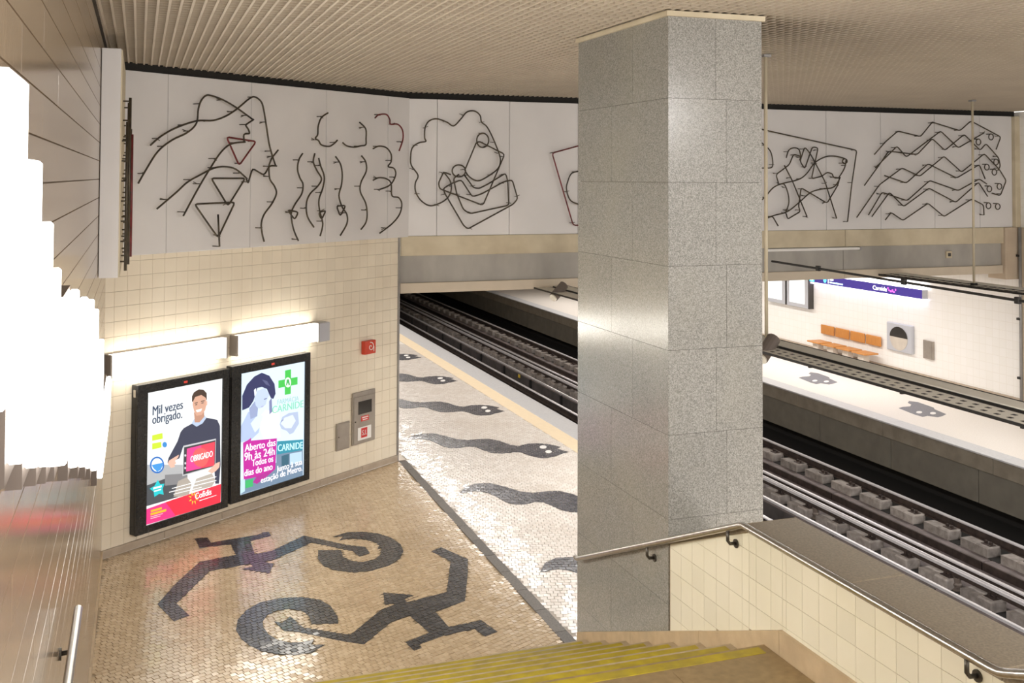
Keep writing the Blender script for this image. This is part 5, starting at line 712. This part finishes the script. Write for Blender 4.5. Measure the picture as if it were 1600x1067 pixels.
for y, z in ((7.26, 3.945), (8.72, 3.97), (10.14, 3.99)): MB().box(7.26, 7.30, y - .028, y + .028, z - .03, z + .03, .006).go('clamp', M['trayblack'], r)

# ---- far platform wall: sign, route frames, bench, bin, box
r = empty('station_sign', (18.5, 26.2, 2.0), 'long violet lit station name sign on the far wall', 'sign')
B('case', M['lgrey'], 18.34, 18.5, 21.30, 25.96, 2.04, 2.27, r)
B('face', emit((.045, .028, .20), .55), 18.33, 18.34, 21.31, 25.95, 2.045, 2.265, r)
B('lamp', emit((.95, .93, 1.0), 4.0), 18.36, 18.48, 21.32, 25.94, 2.27, 2.33, r); B('lamp', emit((.75, .72, 1.0), 1.6), 18.36, 18.48, 21.32, 25.94, 1.99, 2.04, r)
pz = lambda a, b: (18.325, a, b)
text('lettering', 'Carnide', emit((1, 1, 1), 1.0), r, (23.15, 2.10), (22.60, 2.10), .11, pz)
for ya, yb, za, zb in ((22.57, 22.54, 2.17, 2.21), (22.53, 22.50, 2.12, 2.16), (22.48, 22.42, 2.10, 2.14), (22.40, 22.36, 2.11, 2.17), (22.35, 22.30, 2.09, 2.13), (22.28, 22.25, 2.15, 2.20)): B('pink_print', emit((.9, .10, .75), 1.0), 18.322, 18.33, yb, ya, za, zb, r)
for ya, yb, za, zb, cc in ((25.0, 24.95, 2.165, 2.22, 1), (24.94, 24.90, 2.165, 2.215, 1), (24.89, 24.84, 2.165, 2.21, 1), (25.0, 24.90, 2.085, 2.125, .5), (24.88, 24.74, 2.085, 2.12, .5), (24.72, 24.58, 2.085, 2.125, .5), (24.56, 24.42, 2.085, 2.12, .5)): B('small_print', emit((cc, .85 if cc < 1 else 1, 1), 1.0), 18.322, 18.33, yb, ya, za, zb, r)
B('blue_square', emit((.05, .60, .75), .8), 18.322, 18.33, 25.72, 25.94, 2.06, 2.25, r); B('white_mark', emit((.95, 1, 1), 1.2), 18.318, 18.322, 25.77, 25.89, 2.09, 2.22, r)
MB().prism([(25.22 + .07 * math.cos(2 * PI * i / 14), 2.155 + .08 * math.sin(2 * PI * i / 14)) for i in range(14)], 'x', 18.322, 18.33).go('blue_disc', emit((.10, .50, .80), .9), r)
B('divider', emit((1, 1, 1), 1.4), 18.322, 18.33, 25.055, 25.07, 2.07, 2.25, r)
for y0, y1, l in ((27.17, 28.25, 'lit information frame on the far wall next to the column'), (26.02, 27.08, 'lit information frame on the far wall left of the violet sign')):
    r = empty('information_frame', (18.5, y0, 1.24), l, 'frame', 'lit frames on the far wall')
    B('case', M['lgrey'], 18.32, 18.5, y0, y1, 1.24, 2.32, r, c=.01); B('case_side', M['darkpanel'], 18.33, 18.5, y0 - .03, y0, 1.24, 2.32, r)
    B('sheet', emit((.96, .97, .95), .6), 18.312, 18.32, y0 + .16, y1 - .16, 1.36, 2.20, r)
r = empty('bench', (18.2, 24.2, 0), 'orange wooden bench with four seats against the far wall', 'bench')
for k in range(4):
    y = 22.98 + k * .66
    MB().box(18.42, 18.46, y, y + .60, .60, .86, .015).go('backrest', M['wood'], r); B('back_mount', M['grey'], 18.455, 18.5, y + .2, y + .4, .66, .80, r)
    MB().box(17.95, 18.40, y + .04, y + .60, .39, .43, .012).go('seat', M['wood'], r); MB().box(18.03, 18.22, y + .18, y + .44, 0, .39, .015).go('leg', M['legw'], r)
r = empty('round_panel', (18.5, 22.2, .6), 'square grey panel with round dark half disc on the far wall', 'panel')
B('plate', M['lgrey'], 18.40, 18.5, 21.77, 22.72, .59, 1.31, r, c=.02)
MB().prism([(22.245 + .33 * math.cos(2 * PI * i / 24), .93 + .30 * math.sin(2 * PI * i / 24)) for i in range(24)], 'x', 18.392, 18.40).go('disc', M['legw'], r)
MB().prism([(22.245 + .33 * math.cos(PI * i / 14), .96 + .27 * math.sin(PI * i / 14)) for i in range(15)], 'x', 18.385, 18.392).go('half_disc', M['darkpanel'], r)
r = empty('service_box', (18.5, 21.2, .57), 'small grey box on the far wall right of the round panel', 'box')
B('case', M['cabinet'], 18.44, 18.5, 21.07, 21.41, .57, 1.02, r, c=.006); B('cover', M['cabinet'], 18.43, 18.44, 21.10, 21.38, .60, .99, r)
# ---- small fittings on the beam
r = empty('batten_lamp', (12.0, 18.4, 3.5), 'thin white batten under the stained ledge', 'lamp')
B('body', M['white'], 12.0, 14.25, 18.40, 18.49, 3.53, 3.585, r, c=.008); B('end_cap', M['grey'], 14.25, 14.30, 18.40, 18.49, 3.52, 3.59, r)
r = empty('socket_box', (16.6, 18.5, 3.3), 'small pale socket on the grey beam face', 'socket')
B('plate', M['ledge'], 16.55, 16.70, 18.46, 18.50, 3.30, 3.45, r, c=.006); B('outlet', M['darkpanel'], 16.59, 16.66, 18.45, 18.46, 3.34, 3.41, r)
for o in bpy.data.objects:
    if '_b' in o: del o['_b']
